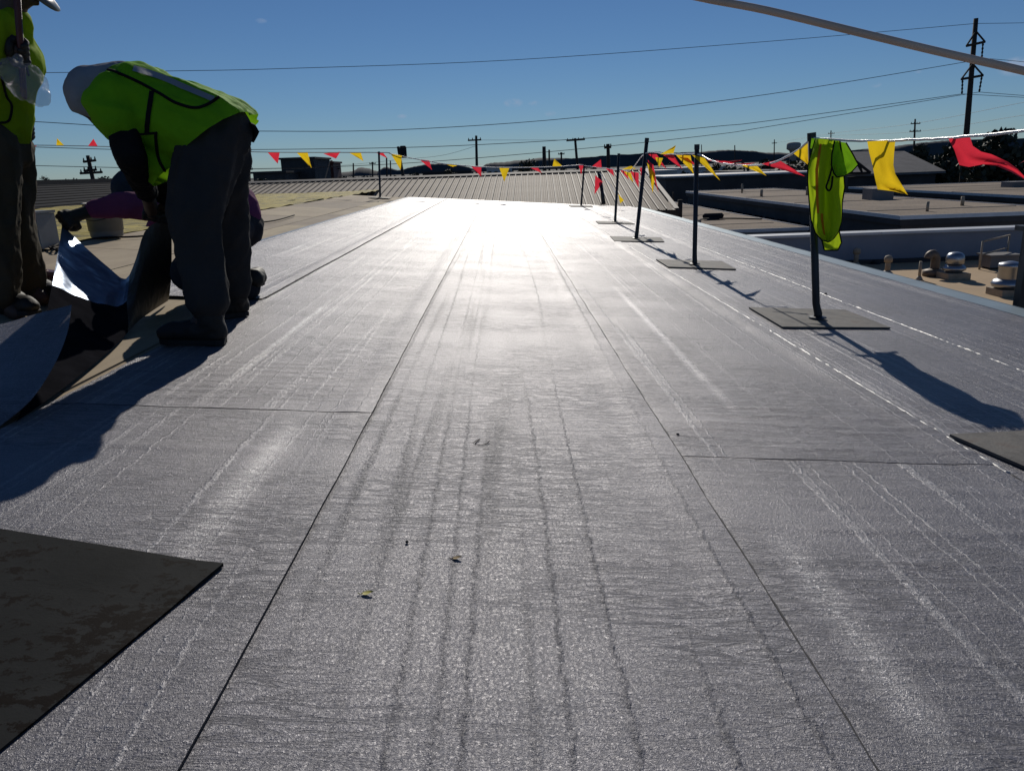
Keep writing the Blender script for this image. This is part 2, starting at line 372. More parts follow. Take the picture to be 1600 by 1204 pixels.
# hills on the horizon
def hill(name, prof, Y, depth):
    pts = polyline([V((px, py, 0)) for px, py in prof], 12)
    rws = []
    base = [P(p.x, 275-(p.x-782)*.035, Y) for p in pts]
    top = [P(p.x, p.y+nz(p.x*.05, 3.3)*1.1+nz(p.x*.31, 1.3)*.9, Y) for p in pts]
    for k, t in enumerate((0, .35, .7, .92, 1, 1)):
        r = []
        for b, c in zip(base, top):
            zz = b.z-30+(c.z-b.z+30)*t
            yy = Y+(k-4)*25 if k < 5 else Y+depth
            r.append(V((c.x*(yy/Y), yy+nz(c.x*.004, k*3.1)*depth*.05, zz)))
        rws.append(r)
    return struct(name, MB().rows(rws), 'hill', True)
hill('hills', [(-300, 285), (0, 284), (200, 281), (420, 278), (500, 271), (545, 268), (560, 262), (575, 263), (588, 267), (602, 261), (622, 266), (640, 262), (665, 257), (690, 256), (720, 259), (745, 263), (760, 257), (778, 254), (800, 252), (850, 247), (900, 247), (945, 243), (1000, 240), (1020, 237), (1050, 239), (1110, 236), (1145, 234), (1175, 236), (1210, 239), (1300, 237), (1400, 228), (1440, 223), (1480, 219), (1540, 218), (1700, 214), (1900, 212)], 3200, 900)

# ------------------------------------------------------------------ the roof the camera is on
YE = 20.1
XL = -3.8
roof = struct('flat_roof', MB().prism([V((XL-.3, -4, roofz(XL-.3)-.055)), V((3.34, -4, roofz(3.34)-.055)), V((3.34, YE+.1, roofz(3.34)-.055)), V((XL-.3, YE+.1, roofz(XL-.3)-.055))], (0, 0, -5.0)), 'wall_mid')
# cover boards under the membrane: each its own piece, 1.2 x 2.4 m, with open joints
bx = [3.32, 2.1, .9, -.3, -1.5, -2.72, XL]
bme = {}
for i in range(len(bx)-1):
    y = -4.0-.8*(i % 3)
    while y < YE:
        y0, y1 = max(y, -4)+.006, min(y+2.44, YE)-.006; y += 2.44
        if y1-y0 < .2: continue
        xa, xb = bx[i]-.006, bx[i+1]+.006
        j = random.uniform(-.002, .002)
        z = lambda x: roofz(x)-.016+j
        MB().prism([V((xb, y0, z(xb))), V((xa, y0, z(xa))), V((xa, y1, z(xa))), V((xb, y1, z(xb)))], (0, 0, -.035)).build('cover_board', 'cover_board', roof)

TH = .005
def ygrid(y0, y1, extra=()):
    out = []; y = y0
    while y < y1:
        out.append(y)
        d = .05 if y < .7 else (.014 if y < 3.2 else (.03 if y < 6 else (.07 if y < 10 else .16)))
        y += d
    out.append(y1); return out
WR = {}  # large cross wrinkles: strip -> [(Y, height, x0, x1)]
def edge_wob(x, y): return .006*nz(y*.8, x*5.1)+.003*nz(y*4, x*9.3)
def membrane_sheet(xl, xr, y0, y1, matk, wrink=(), lift=None, over_end=False, skirt0=True):
    """One run of membrane from xl to xr (it tucks 7 cm under the run on its left)."""
    yg = ygrid(y0, y1); nxs = 34
    fr = [i/(nxs-1) for i in range(nxs)]
    rws = []
    for y in yg:
        r = []
        for f in fr:
            x = lerp(xl-.07, xr, f)+(edge_wob(xr, y)*f)
            z = roofz(x)+.001
            if x < xl+.01: z -= .004*min(1, (xl+.01-x)/.03)
            lap = max(0, min(1, (x-(xr-.11))/.04)); z += .0048*lap
            # soft unevenness of the sheet on the boards
            z += .0018*nz(x*1.7, y*.35, xl)+.0004*nz(x*5, y*.8, 4+xl)
            z += .0003*nz(x*16, y*.1, 2+xl)
            if lap > .5: z += .0022*max(0, nz(y*2.1, 7+xr))+.0012*max(0, nz(y*9, 7+xr))
            for (wy, wh, xa, xb, wd) in wrink:
                yy = y-wy-.012*nz(x*3, wy*20)-.004*nz(x*14, wy*11)
                if abs(yy) < wd*3 and xa < x < xb:
                    z += wh*math.exp(-(yy/wd)**2)*(.55+.6*nz(x*4, wy*31))
            if over_end: z += (.0014+.0012*nz(x*7, y0*3))*max(0, min(1, (y0+.16-y)/.06))
            ye_ = y+((.008*nz(x*5, y0)+.003*nz(x*21, y0))*max(0, 1-(y-y0)/.2) if over_end else 0)
            r.append(V((x, ye_, z)))
        rws.append(r)
    mb = MB().rows(rws)
    # cut edges: right side, near end
    mb.rows([[r[-1] for r in rws], [r[-1]-V((0, 0, TH)) for r in rws]])
    if skirt0: mb.rows([[p-V((0, 0, .0024)) for p in rws[0]], rws[0]])
    mb.rows([rws[-1], [p-V((0, 0, TH)) for p in rws[-1]]])
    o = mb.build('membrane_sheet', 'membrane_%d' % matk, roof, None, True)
    o.data.materials.append(MATS['membrane_edge'])
    nq = (len(rws)-1)*(nxs-1)
    for i, p in enumerate(o.data.polygons):
        if i >= nq: p.material_index = 1; p.use_smooth = False
    return o
SX = [-2.30, -1.38, -.44, .48, 1.40, 2.29, 3.30]
wl = [(2.46+.07*k+random.uniform(-.015, .015), random.uniform(.002, .0045), -1.5, -.4, .011) for k in range(8)]+[(1.98, .004, -1.35, -.62, .03)]
wr_ = [(2.10+.075*k+random.uniform(-.02, .02), random.uniform(.002, .0045), .4, 1.45, .011) for k in range(7)]+[(2.38, .005, .6, 1.5, .03)]
wr2 = [(.7+.11*k+random.uniform(-.03, .03), random.uniform(.0015, .003), .5+.4*random.random(), 1.45, .008) for k in range(11)]+[(1.62, .003, .5, 1.4, .012), (1.45, .003, .5, 1.3, .01), (1.28, .003, .5, 1.1, .01), (1.12, .0025, .5, 1.2, .01), (1.75, .0025, .6, 1.4, .01), (1.86, .003, .5, 1.4, .025)]
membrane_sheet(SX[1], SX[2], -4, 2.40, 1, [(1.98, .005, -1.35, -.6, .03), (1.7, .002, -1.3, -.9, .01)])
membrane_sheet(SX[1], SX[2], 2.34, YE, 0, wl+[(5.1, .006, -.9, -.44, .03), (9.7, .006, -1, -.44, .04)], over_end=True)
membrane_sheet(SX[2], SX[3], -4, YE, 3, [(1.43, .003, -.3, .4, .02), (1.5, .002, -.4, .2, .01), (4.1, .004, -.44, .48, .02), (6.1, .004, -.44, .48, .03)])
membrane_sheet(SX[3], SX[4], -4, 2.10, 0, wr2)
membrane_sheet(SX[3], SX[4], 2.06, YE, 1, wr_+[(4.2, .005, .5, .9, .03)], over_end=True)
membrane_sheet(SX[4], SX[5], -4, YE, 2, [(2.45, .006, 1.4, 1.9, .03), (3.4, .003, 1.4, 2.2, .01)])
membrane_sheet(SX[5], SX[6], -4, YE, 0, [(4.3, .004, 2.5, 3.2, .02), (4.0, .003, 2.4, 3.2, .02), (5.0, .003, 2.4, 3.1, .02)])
def bead(x, y0, y1, r, mat, off=0.0):
    pts = []; rs = []; y = y0
    while y < y1:
        pts.append(V((x+off+edge_wob(x, y)+.002*nz(y*9, x)+.0018*nz(y*31, x), y, roofz(x)+.003))); rs.append(max(min(.0042, r*.8), r*(.5+.5*abs(nz(y*5, x*3))+.7*nz(y*27, x))))
        y += .012 if y < 5 else (.03 if y < 8 else .15)
    MB().tube(pts, rs, 6, True).build('seam_bead', mat, roof, None, True)
plain('bead_light', (.42, .41, .4), .35, 0, .2, 60, .5, 200, .003)
bead(SX[3], -1, YE, .0034, 'membrane_edge', .003)
bead(SX[3], -1, YE, .003, 'bead_light', -.004)
bead(SX[4], 2.0, 9, .009, 'bead_light')
bead(SX[4], 9, YE, .005, 'membrane_edge')
bead(SX[4], -1, 2.0, .006, 'membrane_edge')
bead(SX[5], -1, 14, .009, 'bead_light')
bead(SX[1], 4.4, YE, .006, 'membrane_edge', .004)
# the run at the left: laid beyond the crew, its near part still loose and lifting towards them
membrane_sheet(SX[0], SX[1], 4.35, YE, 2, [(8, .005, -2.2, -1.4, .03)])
E_ = [R(0, 665), P(50, 622, 2.2), P(85, 570, 2.4), P(105, 520, 2.58), P(112, 476, 2.78)]
Ec = polyline(E_, 8)
rws = []
for k in range(14):
    y = lerp(-3.0, E_[0].y-.05, k/14.0)
    rws.append([V((lerp(SX[0]-.07, SX[1], f/15), y, roofz(lerp(SX[0]-.07, SX[1], f/15))+.003+.003*nz(f*.4, y*2))) for f in range(16)])
for i, e in enumerate(Ec):
    t = i/(len(Ec)-1); r = []
    L0 = V((SX[0]-.09, e.y+.02*t, roofz(SX[0])+.003+.05*t))
    for f in range(16):
        g = f/15; p = L0.lerp(e, g)
        g2 = g**1.7
        p.z = lerp(L0.z, e.z, g2)+.012*nz(g*4, t*3)*t
        r.append(p)
    rws.append(r)
ls = MB().rows(rws); ls.rows([[r[-1] for r in rws], [r[-1]-V((.004, 0, TH)) for r in rws]]); ls.rows([rws[-1], [p-V((0, 0, TH)) for p in rws[-1]]])
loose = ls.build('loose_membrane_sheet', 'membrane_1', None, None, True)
tag(loose, 'loose grey membrane sheet curling up from the roof at the left edge', 'roofing sheet')
# blue line of the uncovered selvage along the far left run
MB().rows([[V((SX[0]-.115, y, roofz(SX[0])+.002)), V((SX[0]-.06, y, roofz(SX[0])+.004+.001*nz(y, 3))), V((SX[0]-.055, y, roofz(SX[0])-.008))] for y in [4.4+.25*k for k in range(63)]]).build('selvage_strip', plain('selvage_blue', (.1, .17, .26), .5, 0, .2, 8), roof)
# right roof edge: dark strip painted for the shadow in the gap, then metal
ed = roof
MB().rows([[V((3.30, y, roofz(3.3)-.012)), V((3.33, y, roofz(3.33)-.03)), V((3.42, y, roofz(3.42)-.034))] for y in (-4, 2, 8, 14, YE)]).build('edge_gap_shade', 'dark_gap', ed)
for k in range(9):
    y0 = -4+2.7*k
    MB().prism([V((3.40, y0+.004, roofz(3.4)-.014)), V((3.60, y0+.004, roofz(3.6)-.006)), V((3.60, min(y0+2.7, YE)-.004, roofz(3.6)-.006)), V((3.40, min(y0+2.7, YE)-.004, roofz(3.4)-.014))], (0, 0, -.015)).build('edge_flashing', 'edge_metal', ed)
    MB().prism([V((3.601, y0+.004, roofz(3.6)-.004)), V((3.607, y0+.004, roofz(3.6)-.004)), V((3.607, min(y0+2.7, YE)-.004, roofz(3.6)-.004)), V((3.601, min(y0+2.7, YE)-.004, roofz(3.6)-.004))], (0, 0, -.24)).build('edge_fascia', 'edge_metal', ed)

# left of the boards: crumpled yellow insulation, then a shaded lower roof and its brown fascia
rws = []
for i in range(110):
    y = 3+i*.205
    rws.append([V((x, y, roofz(XL)-.02-(.004*(XL-x))+.03*nz(x*1.2, y*1.6)+.03*abs(nz(x*2.0, y*5.5, 3)))) for x in [XL-.02-7.2*k/48 for k in range(49)]])
ye = MB().rows([list(reversed(r)) for r in rws])
struct('insulation_layer', ye, 'foam_yellow', True)
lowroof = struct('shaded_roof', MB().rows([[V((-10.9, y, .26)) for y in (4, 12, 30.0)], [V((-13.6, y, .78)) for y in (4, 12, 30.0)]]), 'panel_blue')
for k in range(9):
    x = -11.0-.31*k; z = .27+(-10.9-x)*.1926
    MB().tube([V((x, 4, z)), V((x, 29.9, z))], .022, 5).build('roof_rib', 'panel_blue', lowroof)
fa = MB().box((-13.9, 4, -1), (-13.6, 30.2, .93))
tag(fa.build('parapet_wall', 'fascia_brown'), 'low brown parapet wall behind the shaded roof at far left', 'wall')

# ------------------------------------------------------------------ ribbed metal roof across the far end
yaw = rad(-2.5)
def MR(a, s):
    """a metres along the eave, s metres up the slope."""
    th = rad(9.4); c = math.cos(th)*s
    return V((a*math.cos(yaw)-c*math.sin(yaw), 20.9+a*math.sin(yaw)+c*math.cos(yaw), -.40+math.sin(th)*s))
LEN = 6.1
mroof = thing('metal_roof_building', (0, 24, GZ), 'low building with weathered ribbed metal roof beyond the end of the membrane', 'building')
PW = .205; A0, A1 = -9.0, 4.55
npan = int((A1-A0)/PW)
th = rad(9.4); up = V((0, -math.sin(th), math.cos(th)))
def pan_mesh():
    mb = MB(); e = .0
    prof = [(0, 0), (.012, .034), (.034, .038), (.046, .0), (.08, 0), (.088, .007), (.1, .007), (.108, 0), (.14, 0), (.148, .007), (.16, .007), (.168, 0), (PW-.001, 0)]
    d = MR(0, LEN)-MR(0, 0); ax = (MR(1, 0)-MR(0, 0)); nn = ax.cross(d).normalized()
    mb.rows([[ax*x+nn*z-d*0.0 for x, z in prof], [ax*x+nn*z+d*.5 for x, z in prof], [ax*x+nn*z+d for x, z in prof]])
    return mesh(mb.v, mb.f)
pm = pan_mesh(); pm.materials.append(MATS['galvalume']); pm.materials.append(MATS['galv_rib'])
for i_, p_ in enumerate(pm.polygons): p_.material_index = 1 if i_ % 12 == 1 else 0
for k in range(npan):
    o = bpy.data.objects.new('roof_panel', pm); COL.objects.link(o); o.parent = mroof
    o.location = MR(A0+k*PW, 0)-org(mroof)+V((0, 0, random.uniform(-.003, .003)))
rid = MB().rows([[MR(A0-.05, LEN-.16)+V((0, 0, .045)), MR(A1+.05, LEN-.16)+V((0, 0, .045))], [MR(A0-.05, LEN)+V((0, 0, .075)), MR(A1+.05, LEN)+V((0, 0, .075))], [MR(A0-.05, LEN+.2)+V((0, 0, -.02)), MR(A1+.05, LEN+.2)+V((0, 0, -.02))]])
rid.build('ridge_cap', 'galv_rib', mroof)
MB().rows([[MR(A1, -.02)+V((0, 0, .04)), MR(A1, LEN)+V((0, 0, .05))], [MR(A1+.12, -.02)+V((0, 0, .045)), MR(A1+.12, LEN)+V((0, 0, .055))], [MR(A1+.125, -.02)+V((0, 0, -.12)), MR(A1+.125, LEN)+V((0, 0, -.12))]]).build('rake_trim', 'galv_rib', mroof)
MB().rows([[MR(A0-.05, .0)+V((0, -.004, -.006)), MR(A1+.1, .0)+V((0, -.004, -.006))], [MR(A0-.05, .02)+V((0, .03, -.32)), MR(A1+.1, .02)+V((0, .03, -.32))]]).build('fascia', 'fascia_brown', mroof)
a, b, c, d = MR(A0+.1, .3), MR(A1-.1, .3), MR(A1-.1, LEN+.1), MR(A0+.1, LEN+.1)
wb = MB(); lo = lambda p, z: V((p.x, p.y, z))
wb.rows([[lo(p, GZ) for p in (a, b, c, d, a)], [lo(p, p.z-.06) for p in (a, b, c, d, a)]]); wb.build('wall', 'wall_dark', mroof)

# ------------------------------------------------------------------ roofs below on the right
def flat_building(name, x0, x1, y0, y1, z, roofmat, wallmat, label, par=0.0, edge=.28, wins=()):
    t = thing(name, ((x0+x1)/2, (y0+y1)/2, GZ), label, 'building')
    MB().box((x0, y0, GZ), (x1, y1, z-.3)).build('wall', wallmat, t)
    MB().box((x0-.12, y0-.12, z-.03), (x1+.12, y1+.12, z)).build('roof', roofmat, t)
    MB().box((x0-.12, y0-.12, z-.3+.003), (x1+.12, y1+.12, z-.033)).build('eave', wallmat, t)
    e = MB()
    e.box((x0-.16, y0-.16, z-.1), (x0-.121, y1+.16, z+.03)); e.build('edge_trim', 'coping', t)
    MB().box((x1+.121, y0-.16, z-.1), (x1+.16, y1+.16, z+.03)).build('edge_trim', 'coping', t)
    MB().box((x0-.12, y0-.16, z-.1), (x1+.12, y0-.121, z+.03)).build('edge_trim', 'coping', t)
    MB().box((x0-.12, y1+.121, z-.1), (x1+.12, y1+.16, z+.03)).build('edge_trim', 'coping', t)
    rr_ = random.Random(int(x0*10))
    if 'gravel' in roofmat:
        for k in range(7):
            qx, qy = rr_.uniform(x0+.6, x1-.6), rr_.uniform(y0+1, y1-2); hh = rr_.uniform(.25, .6)
            MB().tube([(qx, qy, z), (qx, qy, z+hh)], rr_.uniform(.04, .09), 8).build('vent_stub', 'pipe_tan', t, None, True)
        for k in range(2):
            qx, qy = rr_.uniform(x0+1, x1-2), rr_.uniform(y0+6, y1-4)
            MB().box((qx, qy, z+.003), (qx+rr_.uniform(.6, 1.2), qy+1.0, z+rr_.uniform(.3, .6))).build('roof_curb', 'wall_mid', t)
        yy = y0+3
        while yy < y1-2:
            MB().box((x0+.2, yy, z+.003), (x1-.2, yy+.05, z+.02)).build('expansion_strip', 'wall_mid', t); yy += rr_.uniform(6, 9)
    for (side, u0, u1, n, za, zb) in wins:
        for k in range(n):
            a_ = lerp(u0, u1, (k+.18)/n); b_ = lerp(u0, u1, (k+.82)/n)
            if side == 'x': q = MB().box((x0-.05, a_, za), (x0+.02, b_, zb))
            else: q = MB().box((a_, y0-.05, za), (b_, y0+.02, zb))
            q.build('window', 'glass_dark', t)
    return t
flat_building('gravel_roof_building', 4.9, 12.2, 31.5, 68, -1.9, 'gravel_roof', 'wall_mid', 'low building with tan gravel roof beside the ribbed metal roof')
flat_building('flat_roof_building', 13.5, 19.5, 26.3, 57, -1.2, 'gravel_roof', 'wall_dark', 'long dark building with gravel roof behind the grey parapet wall', wins=(('x', 28, 56, 16, -3.4, -2.0), ('y', 14, 19, 4, -3.4, -2.2)))
flat_building('flat_roof_building', 24, 40, 33, 54, -1.2, 'gravel_roof', 'wall_dark', 'flat roofed dark building farthest right below the gabled roof', wins=(('x', 34, 53, 9, -3.4, -2.2),))
flat_building('dark_building', 15, 30, 72, 84, -.35, 'roof_pale', 'wall_dark', 'dark building with pale flat roof beyond the parked car')
# tan roof with vents, and the grey parapet wall at its back
TZ = -1.73
tan = flat_building('tan_roof_building', 3.9, 40, 3, 18.6, TZ, 'tan_roof', 'wall_mid', 'lower building with smooth tan roof and metal vents on the right')
wl_ = thing('grey_parapet', (20, 19, TZ), 'long blue-grey parapet wall with pale coping behind the roof vents', 'wall')
MB().box((5.3, 18.75, GZ), (40, 19.15, -1.05)).build('wall', 'parapet_grey', wl_)
for k in range(9):
    MB().box((5.25+k*3.87, 18.68, -1.047), (5.25+(k+1)*3.87-.008, 19.22, -.985)).build('coping', 'coping', wl_)
MB().box((5.3, 18.6, TZ+.004), (40, 18.746, TZ+.09)).build('cant_strip', 'wall_dark', wl_)

def vent(px, py, r, label, kind):
    c = Zp(px, py, TZ); t = thing('roof_vent', c, label, 'vent', 'vents on the tan roof')
    if kind == 'dome':
        MB().box(c+V((-r*1.15, -r*1.15, .003)), c+V((r*1.15, r*1.15, .16*r/.25))).build('curb', 'pipe_tan', t)
        k = r/.25; z = .16*k+.003
        MB().lathe(c+V((0, 0, z)), [(r*.75, 0), (r*.78, .02*k), (r*1.1, .07*k), (r*1.12, .12*k), (r*.95, .17*k), (r*.72, .2*k)], 24).build('bowl', 'aluminium', t, None, True)
        MB().lathe(c+V((0, 0, z+.2*k+.003)), [(r*.68, 0), (r*.86, .03*k), (r*.88, .16*k), (r*.8, .24*k), (r*.6, .29*k), (r*.3, .315*k), (.01, .32*k)], 24).build('dome', 'aluminium', t, None, True)
    elif kind == 'drum':
        k = r/.3
        MB().box(c+V((-r*1.1, -r*1.1, .003)), c+V((r*1.1, r*1.1, .17*k))).build('curb', 'pipe_tan', t)
        MB().lathe(c+V((0, 0, .17*k+.003)), [(r*.8, 0), (r*1.2, .05*k), (r*1.28, .12*k), (r*1.1, .2*k), (r*.8, .25*k)], 28).build('bowl', 'aluminium', t, None, True)
        MB().lathe(c+V((0, 0, .253*k+.003)), [(r*.82, 0), (r*.85, .04*k), (r*.85, .42*k), (r*.9, .44*k), (r*.9, .5*k), (r*.82, .53*k), (r*.2, .58*k), (.01, .58*k)], 28).build('drum', 'aluminium', t, None, True)
    elif kind == 'goose':
        MB().lathe(c, [(r*1.9, .003), (r*1.9, .12), (r*1.1, .15), (r*.9, .16)], 16).build('flange', 'vent_brown', t, None, True)
        pts = [c+V((0, 0, .12)), c+V((0, 0, .36)), c+V((-.02, 0, .43)), c+V((-.08, -.01, .47)), c+V((-.15, -.02, .44)), c+V((-.17, -.02, .38))]
        MB().tube(polyline(pts, 4), r*.75, 12).build('hooded_pipe', 'vent_brown', t, None, True)
    return t
vent(1459, 431, .12, 'small dark hooded pipe vent on a round flange, tan roof', 'goose')
vent(1489, 435, .20, 'small shiny domed metal vent beside the hooded pipe', 'dome')
vent(1573, 461, .22, 'large shiny drum-shaped metal vent nearest the right edge', 'drum')
def pipe(px, py, h, r, label, cap=True):
    c = Zp(px, py, TZ); t = thing('vent_pipe', c, label, 'pipe', 'vent pipes on the tan roof')
    MB().tube([c, c+V((0, 0, h))], r, 12).build('stack', 'pipe_tan', t, None, True)
    if cap: MB().lathe(c+V((0, 0, h+.002)), [(r*1.5, -.10), (r*1.6, -.02), (r*1.2, .03), (.01, .05)], 12).build('cap', 'pipe_tan', t, None, True)
    MB().lathe(c, [(r*2.4, .003), (r*2.2, .02), (r*1.1, .08)], 12).build('collar', 'pipe_tan', t, None, True)
pipe(1337, 415, .38, .055, 'leftmost capped tan vent pipe on the tan roof')
pipe(1386, 428, .36, .055, 'second capped tan vent pipe from the left')
pipe(1436, 437, .38, .03, 'thin uncapped vent pipe left of the hooded vent', False)
pipe(1484, 393, .40, .03, 'pale thin pipe standing at the foot of the grey parapet', False)
c0, c1 = Zp(1530, 421, TZ), Zp(1572, 409, TZ)
t = thing('roof_guard_rail', c0, 'pale yellow guard rail frame on the tan roof', 'railing')
for p in (c0, c1): MB().tube([p, p+V((0, 0, .62))], .022, 8).build('upright', 'pipe_tan', t, None, True)
MB().tube([c0+V((0, 0, .62)), c1+V((0, 0, .62))], .022, 8).build('top_rail', 'pipe_tan', t, None, True)
MB().tube([c0+V((0, 0, .33)), c1+V((0, 0, .33))], .015, 8).build('mid_rail', 'pipe_tan', t, None, True)
c = Zp(1553, 419, TZ); t = thing('rooftop_unit', c, 'small grey rooftop box under the guard rail', 'rooftop unit')
MB().box(c+V((-.22, -.2, .04)), c+V((.4, .25, .28))).build('housing', 'wall_mid', t)
MB().box(c+V((-.26, -.24, .283)), c+V((.44, .29, .32))).build('lid', 'wall_mid', t)
MB().box(c+V((-.15, -.15, .003)), c+V((.3, .2, .037))).build('sleeper', 'wood_pole', t)
for (px, py) in ((1365, 412), (1515, 404), (1427, 407)):
    c = Zp(px, py, TZ); t = thing('roof_drain', c, {1365: 'dark drain strainer left on the tan roof', 1515: 'dark drain strainer beside the guard rail', 1427: 'dark drain strainer between the vent pipes'}[px], 'drain', 'drains on the tan roof')
    MB().lathe(c, [(.16, .003), (.15, .012), (.09, .014)], 14).build('ring', 'dark_gap', t)
    MB().lathe(c, [(.08, .012), (.075, .05), (.04, .075), (.01, .08)], 12).build('strainer', 'dark_gap', t, None, True)
# dark posts and conduits on the gravel roof behind
for i, (px, pt, pb, r_, lab) in enumerate(((1040, 305, 343, .10, 'thick dark post on the gravel roof nearest the metal roof'), (1062, 312, 347, .11, 'shorter thick dark post on the gravel roof'), (1052, 300, 322, .05, 'thin dark post farther back on the gravel roof'), (1033, 327, 340, .05, 'low dark stub beside the rake of the metal roof'))):
    c = Zp(px, pb, -1.895); tp = P(px, pt, c.y)
    t = thing('roof_post', c, lab, 'post', 'posts on the gravel roof')
    MB().tube([c, V((c.x, c.y, tp.z))], r_, 10).build('post', 'wood_pole', t, None, True)
    MB().lathe(c, [(r_*1.8, .002), (r_*1.7, .04), (r_*1.05, .08)], 10).build('boot', 'dark_gap', t)
cable = [Zp(1040, 334, -1.7), Zp(1050, 326, -1.7), Zp(1062, 338, -1.8), Zp(1080, 345, -1.86), Zp(1102, 342, -1.82), Zp(1150, 341, -1.86), Zp(1190, 342, -1.86)]
tag(MB().tube(polyline(cable, 8), .035, 6).build('conduit', 'wire', None, None, True), 'dark looping cable between posts on the gravel roof', 'cable')
c = Zp(1114, 343, -1.895); t = thing('junction_box', c, 'long black cable splice case lying on the gravel roof', 'box')
MB().tube([c+V((-.5, 0, .16)), c+V((-.42, 0, .17)), c+V((.42, 0, .17)), c+V((.5, 0, .16))], [.06, .14, .14, .06], 10).build('case', 'dark_gap', t, None, True)
MB().box(c+V((-.3, -.1, .003)), c+V((.3, .1, .06))).build('block', 'wood_pole', t)

# gabled building
t = thing('gabled_building', P(1400, 290, 92), 'grey shingled hip-roofed building with timber truss gable at right', 'building')
rl, rr = P(1332, 237, 99), P(1413, 236, 99); el, er = P(1318, 273, 91), P(1478, 267, 91)
bl, br = V((el.x, 107, el.z)), V((er.x, 107, er.z))
MB().add([el, er, rr, rl], [(0, 1, 2, 3)]).add([el+V((0, 0, -.25)), er+V((0, 0, -.25)), er, el], [(0, 1, 2, 3)]).build('roof', 'shingle', t)
MB().add([br, bl, rl, rr, er], [(0, 1, 2, 3), (4, 0, 3)]).build('roof_back', 'shingle', t)
MB().box((el.x+.8, 91.6, GZ), (er.x-.8, 106.5, er.z-.3)).build('wall', 'wall_dark', t)
for k in range(5):
    xa = lerp(el.x+2, er.x-2, (k+.25)/5)
    MB().box((xa, 91.5, -4), (xa+1.2, 91.62, -2.6)).build('window', 'glass_dark', t)
g0, g1, g2 = P(1318, 271, 90.5), P(1360, 270, 90.5), P(1337, 252, 90.5)
MB().tube([g0, g2], .16, 6).tube([g2, g1], .16, 6).tube([g0, g1], .14, 6).tube([g0.lerp(g1, .3), g0.lerp(g2, .7)], .1, 5).tube([g0.lerp(g1, .3), g2], .1, 5).tube([g0.lerp(g1, .7), g2], .1, 5).tube([g0.lerp(g1, .7), g1.lerp(g2, .7)], .1, 5).build('truss', 'wood_pole', t)

# far blocks on the left
def block(name, x0, x1, yt, yb, Y, dep, mat, label, wins=0):
    a, b = P(x0, yt, Y), P(x1, yt, Y); t = thing(name, V(((a.x+b.x)/2, Y, GZ)), label, 'building')
    MB().box((a.x, Y, GZ), (b.x, Y+dep, min(a.z, b.z))).build('wall', mat, t)
    MB().box((a.x-.3, Y-.3, min(a.z, b.z)+.003), (b.x+.3, Y+dep+.3, min(a.z, b.z)+.35)).build('roof', mat, t)
    for k in range(wins):
        xa = lerp(a.x, b.x, (k+.25)/wins); xb = lerp(a.x, b.x, (k+.75)/wins)
        MB().box((xa, Y-.06, a.z-2.6), (xb, Y+.05, a.z-1.2)).build('window', 'glass_dark', t)
    return t
block('windowless_block', 438, 490, 248, 292, 150, 14, 'wall_dark', 'tall dark windowless block beyond the metal roof at left')
block('low_building', 395, 445, 270, 292, 140, 12, 'wall_dark', 'low dark building in front of the windowless block', 3)
cr_ = block('crown_building', 499, 520, 255, 292, 165, 8, 'sign_red', 'reddish tower with notched crown-like top')
for px0, px1, yt in ((499.5, 504.5, 250.5), (507.5, 511.5, 248.5), (514.5, 519.5, 250.5)):
    a, b = P(px0, yt, 165), P(px1, yt, 165); zb = P(510, 255, 165).z+.3
    MB().add([V((a.x, 165, zb)), V((b.x, 165, zb)), V((b.x, 166, zb)), V((a.x, 166, zb)), V((lerp(a.x, b.x, .25), 165.5, a.z)), V((lerp(a.x, b.x, .75), 165.5, a.z))], [(0, 1, 5, 4), (2, 3, 4, 5), (1, 2, 5), (3, 0, 4)]).build('merlon', 'sign_red', cr_)
block('warehouse', 760, 800, 262, 275, 260, 30, 'roof_pale', 'small pale warehouse behind the wire poles', 4)
block('warehouse', 1062, 1130, 262, 275, 190, 30, 'roof_pale', 'long pale roofed warehouse behind the row of pennants', 8)
block('warehouse', 1030, 1058, 268, 280, 150, 15, 'roof_pale', 'small pale roofed building left of the long warehouse', 3)
block('dark_store', 1150, 1245, 268, 290, 130, 20, 'wall_dark', 'dark low store behind the sagging red pennants', 8)
block('dark_store', 660, 735, 268, 285, 180, 20, 'wall_dark', 'dark low store behind the ribbed roof ridge', 6)

# water tower
c = P(1238, 262, 900); c.z = GZ; t = thing('water_tower', c, 'distant water tower on the skyline between the pennant posts', 'water tower')
tz = P(1238, 222, 900).z; bz = P(1238, 233, 900).z; hw = 7.5
MB().lathe((c.x, 900, 0), [(hw*.55, bz-2), (hw, bz), (hw*1.02, tz-2), (hw*.8, tz-.6), (.1, tz)], 20).build('tank', 'concrete', t, None, True)
MB().lathe((c.x, 900, 0), [(hw*.55, GZ), (hw*.42, bz-6), (hw*.6, bz-1.5)], 16).build('stem', 'concrete', t, None, True)

